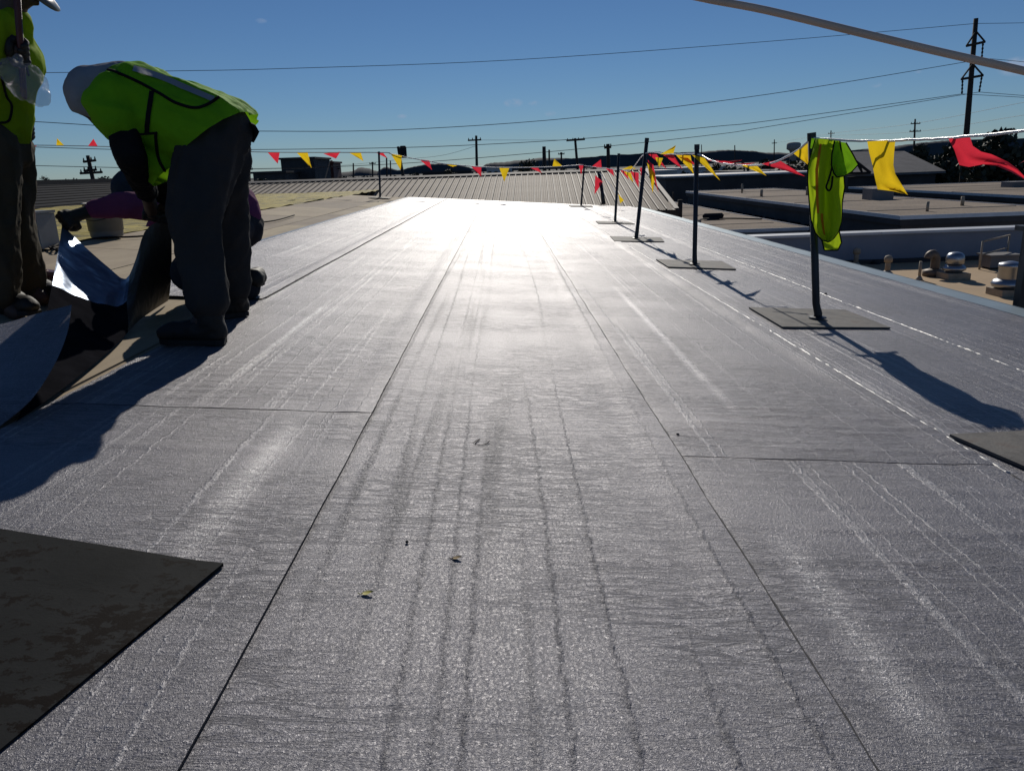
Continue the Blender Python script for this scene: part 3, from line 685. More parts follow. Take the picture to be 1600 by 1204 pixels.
# parked car glinting on the lot
def car(px, py, label):
    c = Zp(px, py, GZ+.02); t = thing('parked_car', c, label, 'car')
    prof = [(-2.2, .3), (-2.25, .75), (-1.5, .95), (-.75, 1.42), (.7, 1.45), (1.5, 1.0), (2.15, .88), (2.2, .3)]
    MB().add([c+V((x, -.85, z)) for x, z in prof]+[c+V((x, .85, z)) for x, z in prof], [tuple(range(8)), tuple(range(15, 7, -1))]+[(i, i+8, (i+1) % 8+8, (i+1) % 8) for i in range(8)]).build('body', 'car_white', t)
    for sx in (-1.35, 1.35):
        for sy in (-.87, .72):
            MB().tube([c+V((sx, sy, .33)), c+V((sx, sy+.15, .33))], .33, 14).build('wheel', 'tyre', t)
    MB().add([c+V((-.68, -.856, 1.0)), c+V((1.25, -.856, 1.0)), c+V((.65, -.856, 1.38)), c+V((-.55, -.856, 1.36))], [(0, 1, 2, 3)]).build('window', 'glass_dark', t)
    MB().add([c+V((.78, -.7, 1.43)), c+V((.78, .7, 1.43)), c+V((1.46, .75, 1.04)), c+V((1.46, -.75, 1.04))], [(3, 2, 1, 0)]).build('windscreen', 'glass_dark', t)
car(1133, 297, 'white parked car glinting in the shaded lot')

# ------------------------------------------------------------------ utility poles and wires
def upole(name, tx, ty, bx_, by, Y, r, arms, label, extra=None, wood='wood_pole'):
    top = P(tx, ty, Y); lean = P(bx_, by, Y); dv = (lean-top); k = (GZ-top.z)/dv.z; base = top+dv*k
    t = thing(name, base, label, 'utility pole', 'utility poles')
    MB().tube([base, top], [r*1.25, r*.8], 8).build('shaft', wood, t, None, True)
    for (x0, y0, x1, y1) in arms:
        a, b = P(x0, y0, Y-.12), P(x1, y1, Y-.12)
        MB().tube([a, b], r*.5, 4).build('crossarm', wood, t)
        for f in (.06, .35, .65, .94):
            q = a.lerp(b, f); MB().lathe(q, [(r*.25, 0), (r*.35, r*.6), (r*.2, r*1.6)], 6).build('insulator', 'dark_gap', t)
    if extra: extra(t, Y, r)
    return t
def big_extra(t, Y, r):
    for (l, rr2, tp) in (((1510, 72), (1539, 65.5), (1525, 49)), ((1502, 124), (1536, 118), (1520, 100))):
        a, b, c = P(*l, Y-.4), P(*rr2, Y-.4), P(*tp, Y-.3)
        MB().tube([a, b], .13, 6).build('davit_arm', 'wood_pole', t); MB().tube([a, c], .08, 6).build('brace', 'wood_pole', t); MB().tube([b, c], .08, 6).build('brace', 'wood_pole', t)
    for (a, b) in (((1536, 67), (1534, 91)), ((1504, 125), (1503, 147)), ((1534, 120), (1530, 144))):
        p, q = P(*a, Y-.4), P(*b, Y-.4)
        MB().tube([p.lerp(q, i/8) for i in range(9)], [.05, .1]*4+[.05], 6).build('insulator_string', 'dark_gap', t)
upole('transmission_pole', 1525, 29, 1499, 342, 78, .26, [], 'tallest transmission pole with triangular arms at right', big_extra)
def xform(t, Y, r):
    c = P(630, 237, Y-.5); MB().lathe(c, [(.3, -.6), (.34, -.5), (.34, .4), (.25, .55)], 12).build('transformer', 'dark_gap', t, None, True)
upole('utility_pole', 744, 212, 745, 258, 95, .17, [(731, 219.5, 752, 218.5)], 'wooden pole with one crossarm above the middle of the metal roof')
upole('utility_pole', 898.5, 216, 902, 258, 95, .17, [(885, 220, 914, 218)], 'wooden pole with wide crossarm right of the middle')
upole('utility_pole', 850, 229, 851, 272, 62, .17, [], 'bare thick pole without crossarm beyond the roof end')
upole('utility_pole', 950, 225, 951, 270, 66, .17, [(944, 231, 955, 230)], 'stout pole with short arm left of the pennant posts')
upole('utility_pole', 622, 229, 628, 265, 80, .17, [], 'leaning pole with a transformer behind yellow pennant', xform)
upole('utility_pole', 137, 243, 146, 284, 70, .2, [(130, 253, 150, 250.5), (131, 267, 151, 265), (125, 271, 160, 269)], 'leaning pole with three crossarms between the two workers')
upole('lattice_pole', 1430, 186, 1428, 235, 260, .32, [(1423, 193.5, 1438, 193), (1421, 205.5, 1439, 205)], 'distant transmission pole with two arms left of the tallest pole')
upole('lattice_pole', 1298.5, 204, 1297.5, 240, 420, .35, [(1294, 209, 1304, 208.5)], 'distant transmission pole behind the hanging vest')
upole('lattice_pole', 1210, 218, 1209.5, 250, 480, .35, [(1206, 224, 1214, 223.5)], 'faint distant pole left of the water tower')
for i, (px, yt, yb, Y, lab) in enumerate(((552, 255, 285, 150, 'thin distant pole between tower and pennant post'), (582, 253, 285, 150, 'thin distant pole left of the back pennant post'), (604, 247, 275, 140, 'thin pole just right of the back pennant post'), (610, 251, 275, 170, 'second thin pole right of the back pennant post'), (527, 261, 287, 170, 'short thin pole beside the reddish tower'), (858, 234, 270, 120, 'thin pole right beside the bare thick pole'), (877, 238, 272, 130, 'thin pole with arm between thick pole and wide crossarm'), (390, 262, 290, 120, 'thin pole behind the bent worker'), (1148, 227, 252, 200, 'thin pole above the sagging red pennants'), (1096, 226, 250, 260, 'thin mast behind the second pennant post'))):
    upole('utility_pole', px, yt, px+.5, yb, Y, .16, [(px-5, yt+3, px+5, yt+2.6)] if i in (1, 4, 6, 7) else [], lab)
def wire(pts, r, label, name='overhead_wire'):
    """pts: (px, py, Y)"""
    return tag(MB().tube(polyline([P(*p) for p in pts], 6), r, 5).build(name, 'wire', None, None, True), label, 'wire', 'overhead wires')
def Yint(px, xa, Ya, xb, Yb): t = (px-xa)/(xb-xa); return 1/lerp(1/Ya, 1/Yb, t)
def wspan(lst, Ya, Yb, r, label):
    xa, xb = lst[0][0], lst[-1][0]
    return wire([(x, y, Yint(x, xa, Ya, xb, Yb)) for x, y in lst], r, label)
wspan([(-60, 115), (55, 114), (275, 111), (440, 107.5), (800, 94), (1200, 65), (1525, 37)], 62, 77.6, .022, 'topmost overhead wire running left from the tallest pole')
wspan([(-60, 187), (50, 190), (250, 202), (400, 205), (620, 203), (900, 184), (1200, 147.5), (1509, 97)], 60, 77.6, .026, 'second overhead wire running left from the tallest pole')
wspan([(-60, 226), (60, 230), (240, 235), (380, 234), (560, 232), (720, 227.5), (920, 216), (1120, 197.5), (1200, 189), (1503, 147)], 60, 77.6, .026, 'third overhead wire, just above the line of pennants')
wspan([(-60, 255), (60, 259), (240, 263), (380, 264), (560, 259), (720, 249), (945, 229), (1120, 210), (1200, 198), (1530, 144)], 60, 77.6, .024, 'lowest long overhead wire behind the pennants')
wspan([(1525, 37), (1600, 36), (1720, 33)], 77.6, 95, .022, 'top wire running right out of view from the tallest pole')
wspan([(1534, 91), (1600, 97), (1720, 110)], 77.6, 95, .024, 'wire from upper arm of tallest pole to the right')
wspan([(1530, 144), (1600, 149.5), (1720, 158)], 77.6, 95, .024, 'upper of two close wires right of the tallest pole')
wspan([(1503, 147), (1600, 152.5), (1720, 161)], 77.6, 95, .024, 'lower of two close wires right of the tallest pole')
wspan([(744, 219), (900, 219)], 94.8, 94.8, .016, 'wire between the two crossarm poles')
wspan([(1210, 224), (1298, 209), (1430, 193), (1600, 160), (1720, 138)], 480, 200, .05, 'faint distant transmission wire at right')
wspan([(1298, 212), (1430, 206), (1600, 180), (1720, 165)], 420, 200, .05, 'faint lower distant transmission wire at right')
wspan([(744, 228), (690, 243), (620, 250), (552, 257), (480, 263), (390, 265)], 94.8, 140, .018, 'sagging wire from the crossarm pole to the thin poles')
# pale cable overhead, close by
cb_ = [P(1060, -11, 2.9), P(1110, 0, 2.85), P(1200, 17, 2.8), P(1350, 53, 2.7), P(1450, 77, 2.65), P(1520, 93, 2.6), P(1600, 111, 2.55), P(1700, 136, 2.5)]
tag(MB().tube(polyline(cb_, 5), .0122, 12).build('overhead_cable', 'cable_pale', None, None, True), 'thick pale cable crossing the sky at upper right', 'cable')

# ------------------------------------------------------------------ trees
def tree(name, px, pyt, Y, wpx, label, seed, leaves=900, squash=1.0, base=None, group='trees on the skyline'):
    rnd = random.Random(seed); top = P(px, pyt, Y); c = V((top.x, Y, GZ)); hgt = top.z-GZ; rx = wpx*Y/F/2
    t = thing(name, c, label, 'tree', group)
    mb = MB(); th_ = hgt*.45
    mb.tube([c, c+V((.1*rnd.uniform(-1, 1), 0, th_*.5)), c+V((.3*rnd.uniform(-1, 1), 0, th_))], [hgt*.035, hgt*.028, hgt*.02], 7)
    cl = []
    for k in range(11):
        a = rnd.uniform(0, 6.28); q = rnd.uniform(.15, .8); z = rnd.uniform(.5, 1.0)
        cr0 = rx*rnd.uniform(.3, .5); e = c+V((math.cos(a)*rx*q*(1.25-.6*z), math.sin(a)*rx*q*.8, (hgt-cr0)*z)); cl.append((e, cr0))
        s0 = c+V((0, 0, th_*rnd.uniform(.55, 1))); mb.tube([s0, s0.lerp(e, .5)+V((0, 0, .08*hgt)), e], [hgt*.012, hgt*.008, hgt*.004], 5)
    cl.append((c+V((0, 0, hgt*.9)), rx*.3))
    mb.build('trunk', 'bark', t, None, True)
    f = MB(); ls_ = max(.12, rx*.11)
    for k in range(leaves):
        e, q = cl[rnd.randrange(len(cl))]
        d = V((rnd.gauss(0, 1), rnd.gauss(0, 1), rnd.gauss(0, .75)*squash)).normalized()*q*rnd.uniform(.45, 1.08)
        p = e+d; p.z = min(p.z, top.z+rnd.uniform(-.1, .1)*ls_)
        a = V((rnd.gauss(0, 1), rnd.gauss(0, 1), rnd.gauss(0, 1))).normalized()*ls_*rnd.uniform(.5, 1.2); b = a.cross(V((rnd.gauss(0, 1), rnd.gauss(0, 1), rnd.gauss(0, 1)))).normalized()*ls_*rnd.uniform(.3, .8)
        f.add([p-a, p+b, p+a, p-b], [(0, 1, 2, 3)])
    f.build('crown', 'leaf', t)
    return t
tr = [(1565, 205, 75, 130, 'largest dark tree at the right edge of the skyline'), (1490, 226, 95, 90, 'dark tree left of the largest tree, behind the red pennant'), (1440, 226, 110, 70, 'dark rounded tree right of the shingled roof'), (1530, 222, 120, 80, 'dark tree filling the gap below the tallest pole'), (1620, 215, 90, 90, 'tree half cut off by the right edge'),
      (824, 247, 110, 40, 'round dark tree on the skyline left of the bare pole'), (700, 262, 110, 34, 'small tree behind the ridge right of leaning pole'), (650, 266, 120, 30, 'small low tree behind the red pennant'), (570, 275, 130, 40, 'low tree under the back pennant post'), (535, 274, 110, 40, 'low tree at the foot of the reddish tower'),
      (405, 276, 110, 34, 'small tree right of the bent worker'), (70, 273, 90, 30, 'small tree leftmost on the parapet line'), (115, 274, 90, 34, 'small tree left of the leaning crossarm pole'), (160, 273, 95, 36, 'small tree right of the leaning crossarm pole'), (192, 271, 85, 26, 'small tree beside the kneeling worker'), (20, 274, 90, 36, 'small tree behind the standing worker'),
      (880, 262, 120, 40, 'low tree under the thin armed pole'), (780, 268, 120, 40, 'low tree behind the middle yellow pennant'), (1270, 246, 140, 60, 'tree behind the hanging vest'), (1195, 250, 160, 50, 'tree left of the water tower'), (1120, 255, 170, 40, 'tree behind the second pennant post'), (960, 264, 130, 50, 'low tree behind the stout pole')]
for i, a in enumerate(tr): tree('tree', a[0], a[1], a[2], a[3], a[4], 100+i, 1700 if a[3] > 60 else 1100)
# the unbroken scrub along the plain
f = MB(); rnd = random.Random(5)
for k in range(26000):
    Y = rnd.uniform(110, 420); px = rnd.uniform(-150, 1750); x = P(px, 265, Y).x
    hh = 2.6+4.5*max(0, nz(x*.03, Y*.02))+2.5*max(0, nz(x*.11, 5))
    p = V((x, Y, GZ+rnd.random()**.7*hh)); s_ = rnd.uniform(.35, .9)*(Y/200)**.4
    a = V((rnd.gauss(0, 1), rnd.gauss(0, 1), rnd.gauss(0, 1))).normalized()*s_; b = a.cross(V((rnd.gauss(0, 1), rnd.gauss(0, 1), rnd.gauss(0, 1)))).normalized()*s_*.7
    f.add([p-a, p+b, p+a, p-b], [(0, 1, 2, 3)])
tag(f.build('scrubland', 'leaf'), 'unbroken band of dark scrub and trees across the plain', 'scrub', None, 'stuff')
# ================================================================== THINGS ON THE ROOF
def plate(corners, label, mat, name, cat, group=None, thick=.013):
    cs = [R(*c, .012) for c in corners]; ctr = sum(cs, V((0, 0, 0)))/4
    t = MB(); 
    return cs, ctr
# warning-line stanchions: rubber base plate, steel tube, small cap
POSTS = {}
def stanchion(key, base, top, Lpx, label, wcut=.018):
    cs = [R(*c, .0) for c in Lpx] if isinstance(Lpx[0], tuple) else Lpx
    b = R(*base, 0.0); tp = P(*top, b.y+(.02 if key == 'p3' else 0))
    t = thing('warning_post', b, label, 'post', 'warning line posts')
    MB().prism([c+V((0, 0, .014)) for c in cs], (0, 0, -.010)).build('base_plate', 'rubber_pad', t)
    MB().tube([b+V((0, 0, .02)), b+V((.002, 0, .045)), b.lerp(tp, .1)+V((-.004, 0, 0)) if key == 'p1' else b.lerp(tp, .1), tp], [wcut*1.15, wcut*1.1, wcut, wcut], 12).build('tube', 'steel_post', t, None, True)
    MB().tube([b.lerp(tp, .96), b.lerp(tp, 1.0)+V((0, 0, .002))], wcut*1.12, 12).build('cap', 'steel_post', t)
    MB().lathe(b+V((0, 0, .022)), [(wcut*2.4, 0), (wcut*2.2, .006), (wcut*1.3, .009)], 14).build('flange', 'steel_post', t)
    POSTS[key] = tp; return t
stanchion('p1', (1277, 502), (1268, 208), [(1170, 483), (1222, 514), (1391, 515), (1320, 487)], 'steel post on rubber plate with the lime vest hung on it', .021)
stanchion('p2', (1085, 416), (1089, 226), [(1025, 407), (1044, 419), (1150, 422.5), (1128, 410)], 'second nearest warning post, green-grey steel on rubber plate', .021)
stanchion('p3', (994, 375), (1011, 216), [(953, 370.6), (960, 378), (1038, 379), (1033, 372.7)], 'right-leaning warning post, tallest of the row', .023)
stanchion('p4', (961, 348), (967, 240), [(931, 346.7), (935, 350), (992, 351), (984, 348)], 'fourth warning post, thin and upright behind the leaning one', .021)
stanchion('p5', (908, 322.5), (913, 257), [(888, 321.2), (892, 323.6), (927, 324), (924, 321.8)], 'farthest warning post on the right side of the roof', .022)
b0 = R(594, 309.5); q = .24
stanchion('p0', (594, 309.5), (592, 237), [V((b0.x+a*q, b0.y+b*q, roofz(b0.x+a*q))) for a, b in ((-1, -1), (1, -1), (1, 1), (-1, 1))], 'warning post standing alone at the back left corner of the roof', .024)
c0 = R(1483, 684); e1 = (R(1600, 735)-c0).normalized(); e2 = V((-e1.y, e1.x, 0)); 
if e2.x < 0: e2 = -e2
cs = [c0, c0+e1*.42, c0+e1*.42+e2*.42, c0+e2*.42]
for c in cs: c.z = roofz(c.x)
ctr = sum(cs, V((0, 0, 0)))/4
t = thing('warning_post', ctr, 'rubber plate of the next warning post, cut off by right edge', 'post', 'warning line posts')
MB().prism([c+V((0, 0, .014)) for c in cs], (0, 0, -.010)).build('base_plate', 'rubber_pad', t)
nx_top = V((2.02, 2.15, .86))
MB().tube([ctr+V((0, 0, .02)), nx_top], .021, 12).build('tube', 'steel_post', t, None, True)
POSTS['pn'] = nx_top
# dark bracket post at the roof edge
b = R(1592, 492, -.1); t = thing('edge_bracket', b, 'short dark post with bracket at the right roof edge', 'post')
tp = P(1596, 350, b.y)
MB().box(b+V((-.035, -.035, -.2)), V((b.x+.045, b.y+.035, tp.z))).build('upright', 'steel_post', t)
MB().box(V((b.x-.09, b.y-.05, tp.z-.045)), V((b.x+.3, b.y+.05, tp.z-.012))).build('bracket_arm', 'steel_post', t)
# black rubber plates
cs = [R(350, 887), R(0, 830)]; e1 = (cs[1]-cs[0]); e1.z = 0; e1.normalize(); e2 = V((e1.y, -e1.x, 0))
if e2.y > 0: e2 = -e2
c0 = cs[0]; quad = [c0, c0+e1*.62, c0+e1*.62+e2*.62, c0+e2*.62]
grid = []
for i in range(9):
    r = []
    for k in range(9):
        p = c0+e1*(.62*i/8)+e2*(.62*k/8); p.z = roofz(p.x)+.0075+.0012*nz(p.x*6, p.y*6)+(.004 if i == 0 and k < 2 else 0); r.append(p)
    grid.append(r)
mb = MB().rows(grid)
ring = [grid[i][0] for i in range(9)]+[grid[8][k] for k in range(1, 9)]+[grid[i][8] for i in range(7, -1, -1)]+[grid[0][k] for k in range(7, -1, -1)]
mb.rows([ring, [V((p.x, p.y, roofz(p.x)+.004)) for p in ring]])
tag(mb.build('rubber_plate', 'rubber_dirty', None, None, False), 'dirty stained black rubber plate lying at bottom left', 'rubber plate')

# ------------------------------------------------------------------ pennants
def surf(rows_px, Y, nx=6, sub=3, wave=.012, ph=0.0, yoff=None):
    """rows_px: list of (left px, right px) cross sections; returns rows of points with soft billows."""
    out = []
    L = []
    for i in range(len(rows_px)-1):
        for k in range(sub):
            t = k/sub; a, b = rows_px[i], rows_px[i+1]
            L.append(((lerp(a[0][0], b[0][0], t), lerp(a[0][1], b[0][1], t)), (lerp(a[1][0], b[1][0], t), lerp(a[1][1], b[1][1], t))))
    L.append(rows_px[-1]); n = len(L)
    for j, (l, r) in enumerate(L):
        v = j/(n-1); row = []
        for k in range(nx):
            u = k/(nx-1)
            yy = Y+wave*(math.sin(u*4.2+v*3.5+ph)+.6*math.sin(u*9-v*6+ph*2))*(.15+v)+(yoff(u, v) if yoff else 0)
            row.append(P(lerp(l[0], r[0], u), lerp(l[1], r[1], u), yy))
        out.append(row)
    return out
def pennant(parent, rows_px, Y, col, ph=0.0, wave=None):
    wdt = abs(rows_px[0][1][0]-rows_px[0][0][0])*Y/F
    MB().rows(surf(rows_px, Y, 6, 4 if len(rows_px) < 4 else 2, wave if wave is not None else .05*wdt+.01, ph)).build('pennant', 'pennant_'+col, parent, None, True)
def tri(a, b, c):
    m = lambda p, q, t: (lerp(p[0], q[0], t), lerp(p[1], q[1], t))
    e = .3
    return [(a, b), (m(a, c, .5), m(b, c, .5)), (m(a, c, .98), m(b, c, .98))]
def line_thing(name, pts, label, r=.006):
    p3 = [P(*p) for p in pts]
    t = thing(name, p3[0], label, 'pennant line')
    q = polyline(p3, 8)
    MB().tube([p+V((0, 0, .004*nz(i*.9, 1.3))) for i, p in enumerate(q)], r, 6).build('cord', 'cord_white', t, None, True)
    return t
def Yat(pts, px):
    for a, b in zip(pts, pts[1:]):
        lo_, hi = sorted((a[0], b[0]))
        if lo_ <= px <= hi: return Yint(px, a[0], a[2], b[0], b[2])
    return pts[0][2] if abs(px-pts[0][0]) < abs(px-pts[-1][0]) else pts[-1][2]
y1, y2, y3, y4, y5, y0_ = (POSTS[k].y for k in ('p1', 'p2', 'p3', 'p4', 'p5', 'p0'))
rp = [(913, 259, y5), (938, 262, Yint(938, 913, y5, 967, y4)), (967, 265, y4), (985, 266, Yint(985, 967, y4, 1010, y3)), (1008, 240, y3), (1045, 241, Yint(1045, 1008, y3, 1089, y2)), (1089, 241, y2), (1112, 251, Yint(1112, 1089, y2, 1268, y1)), (1150, 258, Yint(1150, 1089, y2, 1268, y1)), (1200, 256, Yint(1200, 1089, y2, 1268, y1)), (1240, 239, Yint(1240, 1089, y2, 1268, y1)), (1268, 216, y1)]
rt = line_thing('pennant_line', rp, 'red and yellow pennant line strung along the right row of posts', .0065)
i = 0
for (a, b, c, col) in (((904, 257), (912, 257), (908, 273), 'red'), ((925, 260), (940, 262), (939, 249), 'red'), ((971, 265), (994, 264), (986, 259), 'yellow'), ((969, 266), (978, 267), (983, 282), 'red'), ((985, 268), (998, 270), (998, 294), 'red'),
                       ((1012, 250), (1021, 258), (1029, 302), 'red'), ((1011, 254), (1024, 272), (1020, 303), 'yellow'), ((1013, 241), (1026, 241), (1042, 265), 'red'), ((1032, 241), (1052, 241), (1056, 227), 'yellow'), ((1036, 242), (1052, 242), (1067, 265), 'red'), ((1056, 242), (1079, 243), (1084, 272), 'yellow'), ((1081, 242), (1101, 247), (1126, 283), 'yellow'),
                       ((1060, 244), (1074, 245), (1092, 262), 'red'), ((1024, 246), (1036, 247), (1030, 262), 'yellow'), ((975, 268), (986, 270), (990, 286), 'yellow'), ((946, 263), (957, 264), (960, 276), 'red'), ((1000, 262), (1008, 262), (1003, 286), 'red'), ((1104, 250), (1122, 254), (1140, 252), 'red'), ((1118, 253), (1142, 256), (1160, 250), 'red'), ((1140, 257), (1165, 258), (1182, 254), 'red'), ((1158, 258), (1182, 258), (1198, 275), 'yellow'), ((1190, 256), (1217, 250), (1259, 276), 'red'), ((1240, 240), (1264, 220), (1263, 258), 'yellow')):
    i += 1; pennant(rt, tri(a, b, c), Yat(rp, (a[0]+b[0])/2)+.01, col, i*1.3)
# second near piece of the line: from the vest post out of the frame
pn = POSTS['pn']
rq = [(1268, 216, y1), (1345, 220, 4.0), (1400, 219.5, 3.75), (1480, 216, 3.4), (1600, 205, 2.95), (1700, 192, 2.6)]
r2 = line_thing('pennant_line', rq, 'pennant line leaving the vest post towards the right edge', .0065)
pennant(r2, [((1355, 221), (1399, 219)), ((1358, 238), (1397, 240)), ((1363, 258), (1396, 258)), ((1367, 278), (1399, 272)), ((1371, 296), (1408, 287)), ((1396, 299), (1413, 295)), ((1417, 304), (1419, 305))], 3.8, 'yellow', .4, .035)
pennant(r2, [((1482, 217), (1516, 215)), ((1491, 234), (1520, 228)), ((1499, 258), (1533, 237)), ((1514, 261), (1549, 241)), ((1535, 257), (1560, 246)), ((1556, 259), (1575, 253)), ((1580, 269), (1590, 264)), ((1602, 281), (1604, 279))], 3.35, 'red', 1.7, .035)
pennant(r2, [((1640, 212), (1680, 208)), ((1630, 235), (1660, 230)), ((1592, 256), (1600, 252))], 2.8, 'red', .3, .02)
# line across the back
bp = [(-40, 225, 19.6), (60, 227, 19.6), (160, 229, 19.6), (300, 234, 19.5), (420, 238, 19.4), (592, 238.5, y0_), (613, 241, 19.2), (680, 254, 19.2), (740, 260, 19.2), (790, 262, 19.2), (860, 261, 19.15), (905, 258, y5), (913, 258.5, y5)]
bk = line_thing('pennant_line', bp, 'pennant line sagging across the far end of the roof', .011)
for (a, b, c, col) in (((418, 238), (437, 238), (434, 256), 'red'), ((464, 239), (481, 239), (487, 263), 'yellow'), ((505, 240), (532, 237), (525, 248), 'red'), ((546, 239), (564, 239), (568, 252), 'yellow'), ((588, 239), (598, 238), (606, 248), 'red'), ((611, 241), (628, 243), (626, 266), 'yellow'), ((655, 249), (671, 251), (675, 266), 'red'), ((692, 255), (716, 258), (708, 261), 'yellow'), ((735, 259), (752, 260), (752, 276), 'red'), ((780, 262), (796, 262), (788, 284), 'yellow'), ((826, 261), (840, 261), (847, 271), 'red'), ((863, 261), (879, 260), (866, 248), 'yellow'),
                       ((88, 228), (101, 228), (89, 216), 'yellow'), ((137, 229), (153, 229), (146, 217), 'red'), ((44, 227), (58, 228), (50, 231), 'red'), ((240, 232), (254, 233), (250, 246), 'yellow'), ((300, 234), (316, 235), (311, 250), 'red'), ((360, 236), (376, 237), (371, 252), 'yellow')):
    i += 1; pennant(bk, tri(a, b, c), Yat(bp, a[0])+.01, col, i*1.3)
# leaning bar with a torn pennant on the metal roof
b = MR(3.55, .5); t = thing('leaning_bar', b, 'dark bar leaning on the metal roof with a red and a yellow flag', 'bar')
tp = P(936, 270, b.y+.3)
MB().tube([P(943, 319, b.y), P(941, 300, b.y+.1), tp], [.06, .045, .05], 8).build('bar', 'steel_post', t, None, True)
MB().tube([tp, P(955, 290, 19.5), P(967, 310, 18)], .006, 5).build('cord', 'cord_white', t)
pennant(t, tri((930, 274), (942, 284), (929, 304)), b.y-.2, 'red', 1.0)
pennant(t, tri((966, 303), (969, 318), (975, 313)), 18, 'yellow', 2.0)

# ------------------------------------------------------------------ safety vest hung on the nearest post
ve = thing('safety_vest', P(1272, 219, y1), 'lime safety vest with black trim hanging on the nearest post', 'vest')
Lp = [(1274, 217), (1268, 238), (1262, 261), (1262, 285), (1264, 311), (1267, 343), (1274, 364), (1284, 375), (1294, 378)]
Rp = [(1312, 219), (1316, 245), (1319, 280), (1320, 293), (1316, 316), (1315, 346), (1310, 362), (1303, 372), (1297, 377)]
def vest_panel(name, L, Rr, Y, mat, amp, ph, nx=16, trim=True, fold=5.0):
    rws = surf(list(zip(L, Rr)), Y, nx, 3, 0, 0, lambda u, v: -amp*(abs(math.sin(u*fold*.6+ph+v*1.2))*.7+.35*abs(math.sin(u*7+ph*2-v*2.5))+.3*math.sin(u*3+v*7)+.25*nz(u*5, v*9, ph)))
    o = MB().rows(rws).build(name, mat, ve, None, True)
    if trim:
        ring = [r[0] for r in rws]+rws[-1][1:]+[r[-1] for r in rws[::-1]][1:]
        MB().tube(ring, .0038, 6).build('trim', 'black_cloth', ve, None, True)
    return rws
vest_panel('back_panel', [(1281, 219), (1280, 250), (1280, 290), (1281, 340), (1284, 375), (1288, 391)], [(1300, 221), (1304, 250), (1303, 290), (1308, 345), (1315, 379), (1309, 391)], y1-.045, 'lime_yellow', .02, 1.0)
fr_ = vest_panel('front_panel', Lp, Rp, y1-.09, 'lime_yellow', .08, .3, 26, True, 8.0)
vest_panel('shoulder_flap', [(1304, 220), (1300, 240), (1299, 258), (1303, 271), (1308, 277)], [(1322, 223), (1332, 240), (1341, 257), (1331, 268), (1318, 275)], y1-.15, 'lime', .025, 2.0, 10)
vest_panel('collar', [(1268, 216), (1267, 224), (1266, 232)], [(1300, 218), (1296, 226), (1290, 234)], y1-.10, 'lime', .015, .8, 8, False)
def vcurve(pts, Y, r, name, mat): MB().tube(polyline([P(x, y, Y) for x, y in pts], 6), r, 6).build(name, mat, ve, None, True)
vcurve([(1300, 262), (1295, 280), (1291, 292), (1295, 298), (1299, 292), (1301, 275)], y1-.2, .005, 'binding_loop', 'black_cloth')
for (c0i, c1i, r0, r1, nm) in ((5, 7, 1, 15, 'stripe'), (8, 10, 14, 20, 'stripe')):
    MB().rows([[fr_[j][k]+V((0, -.004, 0)) for k in range(c0i, c1i+1)] for j in range(r0, r1)]).build(nm, 'orange_tape', ve, None, True)

# ------------------------------------------------------------------ release film pulled up by the crew
G_ = polyline([R(25, 659, .004), R(110, 598, .004), R(180, 540, .004), R(218, 500, .004), R(262, 470, .004)], 6)
T_ = polyline([P(97, 350, 4.02), P(112, 366, 4.0), P(140, 392, 3.95), P(170, 418, 3.9), P(196, 436, 3.85), P(212, 405, 3.85), P(226, 362, 3.86), P(250, 345, 3.88), P(268, 350, 3.9)], 3)
nu = len(G_); 
def film(u, v):
    def ev(c, u):
        x = u*(len(c)-1); k = min(int(x), len(c)-2); return c[k].lerp(c[k+1], x-k)
    g, tt = ev(G_, u), ev(T_, u); p = g.lerp(tt, v)
    p.z = lerp(g.z, tt.z, v**1.4)+.018*math.sin(u*9+v*3)*v*(1-v)*2+.012*nz(u*9, v*5)*math.sin(v*math.pi)
    return p
fl = thing('peeled_film', R(180, 540), 'shiny silver and black release film held up by two workers', 'film')
NU, NV = 40, 30
def patch(name, mat, ua, ub, va, vb, off=0.0):
    rws = [[film(lerp(ua(j/NV), ub(j/NV), i/NU), lerp(va, vb, j/NV))+V((0, -off, off)) for i in range(NU+1)] for j in range(NV+1)]
    MB().rows(rws).build(name, mat, fl, None, True)
patch('black_face', 'underside', lambda v: 0, lambda v: .62-.08*v, 0, .62)
patch('silver_face', 'release_film', lambda v: 0, lambda v: .545, .62, 1.0)
patch('kraft_face', 'kraft_film', lambda v: .545 if v > .0 else .54, lambda v: 1.0, .62, 1.0)
patch('kraft_fold', 'kraft_film', lambda v: .62-.08*v, lambda v: 1.0, 0, .62)

# ------------------------------------------------------------------ buckets, cords, litter
c = R(168, 370); t = thing('bucket', c, 'grey tapered plastic bucket standing on the tan boards', 'bucket')
MB().lathe(c, [(.135, .003), (.14, .01), (.165, .30), (.17, .30), (.17, .315), (.158, .315), (.15, .06), (.01, .05)], 24).build('shell', 'bucket_grey', t, None, True)
MB().lathe(c, [(.168, .25), (.176, .255), (.176, .275), (.168, .28)], 24).build('rim_band', 'bucket_grey', t, None, True)
MB().tube(polyline([c+V((-.17, 0, .265)), c+V((-.15, -.12, .2)), c+V((0, -.19, .16)), c+V((.15, -.12, .2)), c+V((.17, 0, .265))], 5), .004, 5).build('bail_handle', 'wire', t)
c = R(62, 388); t = thing('white_box', c, 'pale square box behind the standing worker', 'box')
MB().box(c+V((-.16, -.12, .003)), c+V((.09, .14, .27))).build('carton', 'bucket_grey', t)
MB().box(c+V((-.167, -.127, .273)), c+V((.097, .147, .292))).build('lid', 'bucket_grey', t)
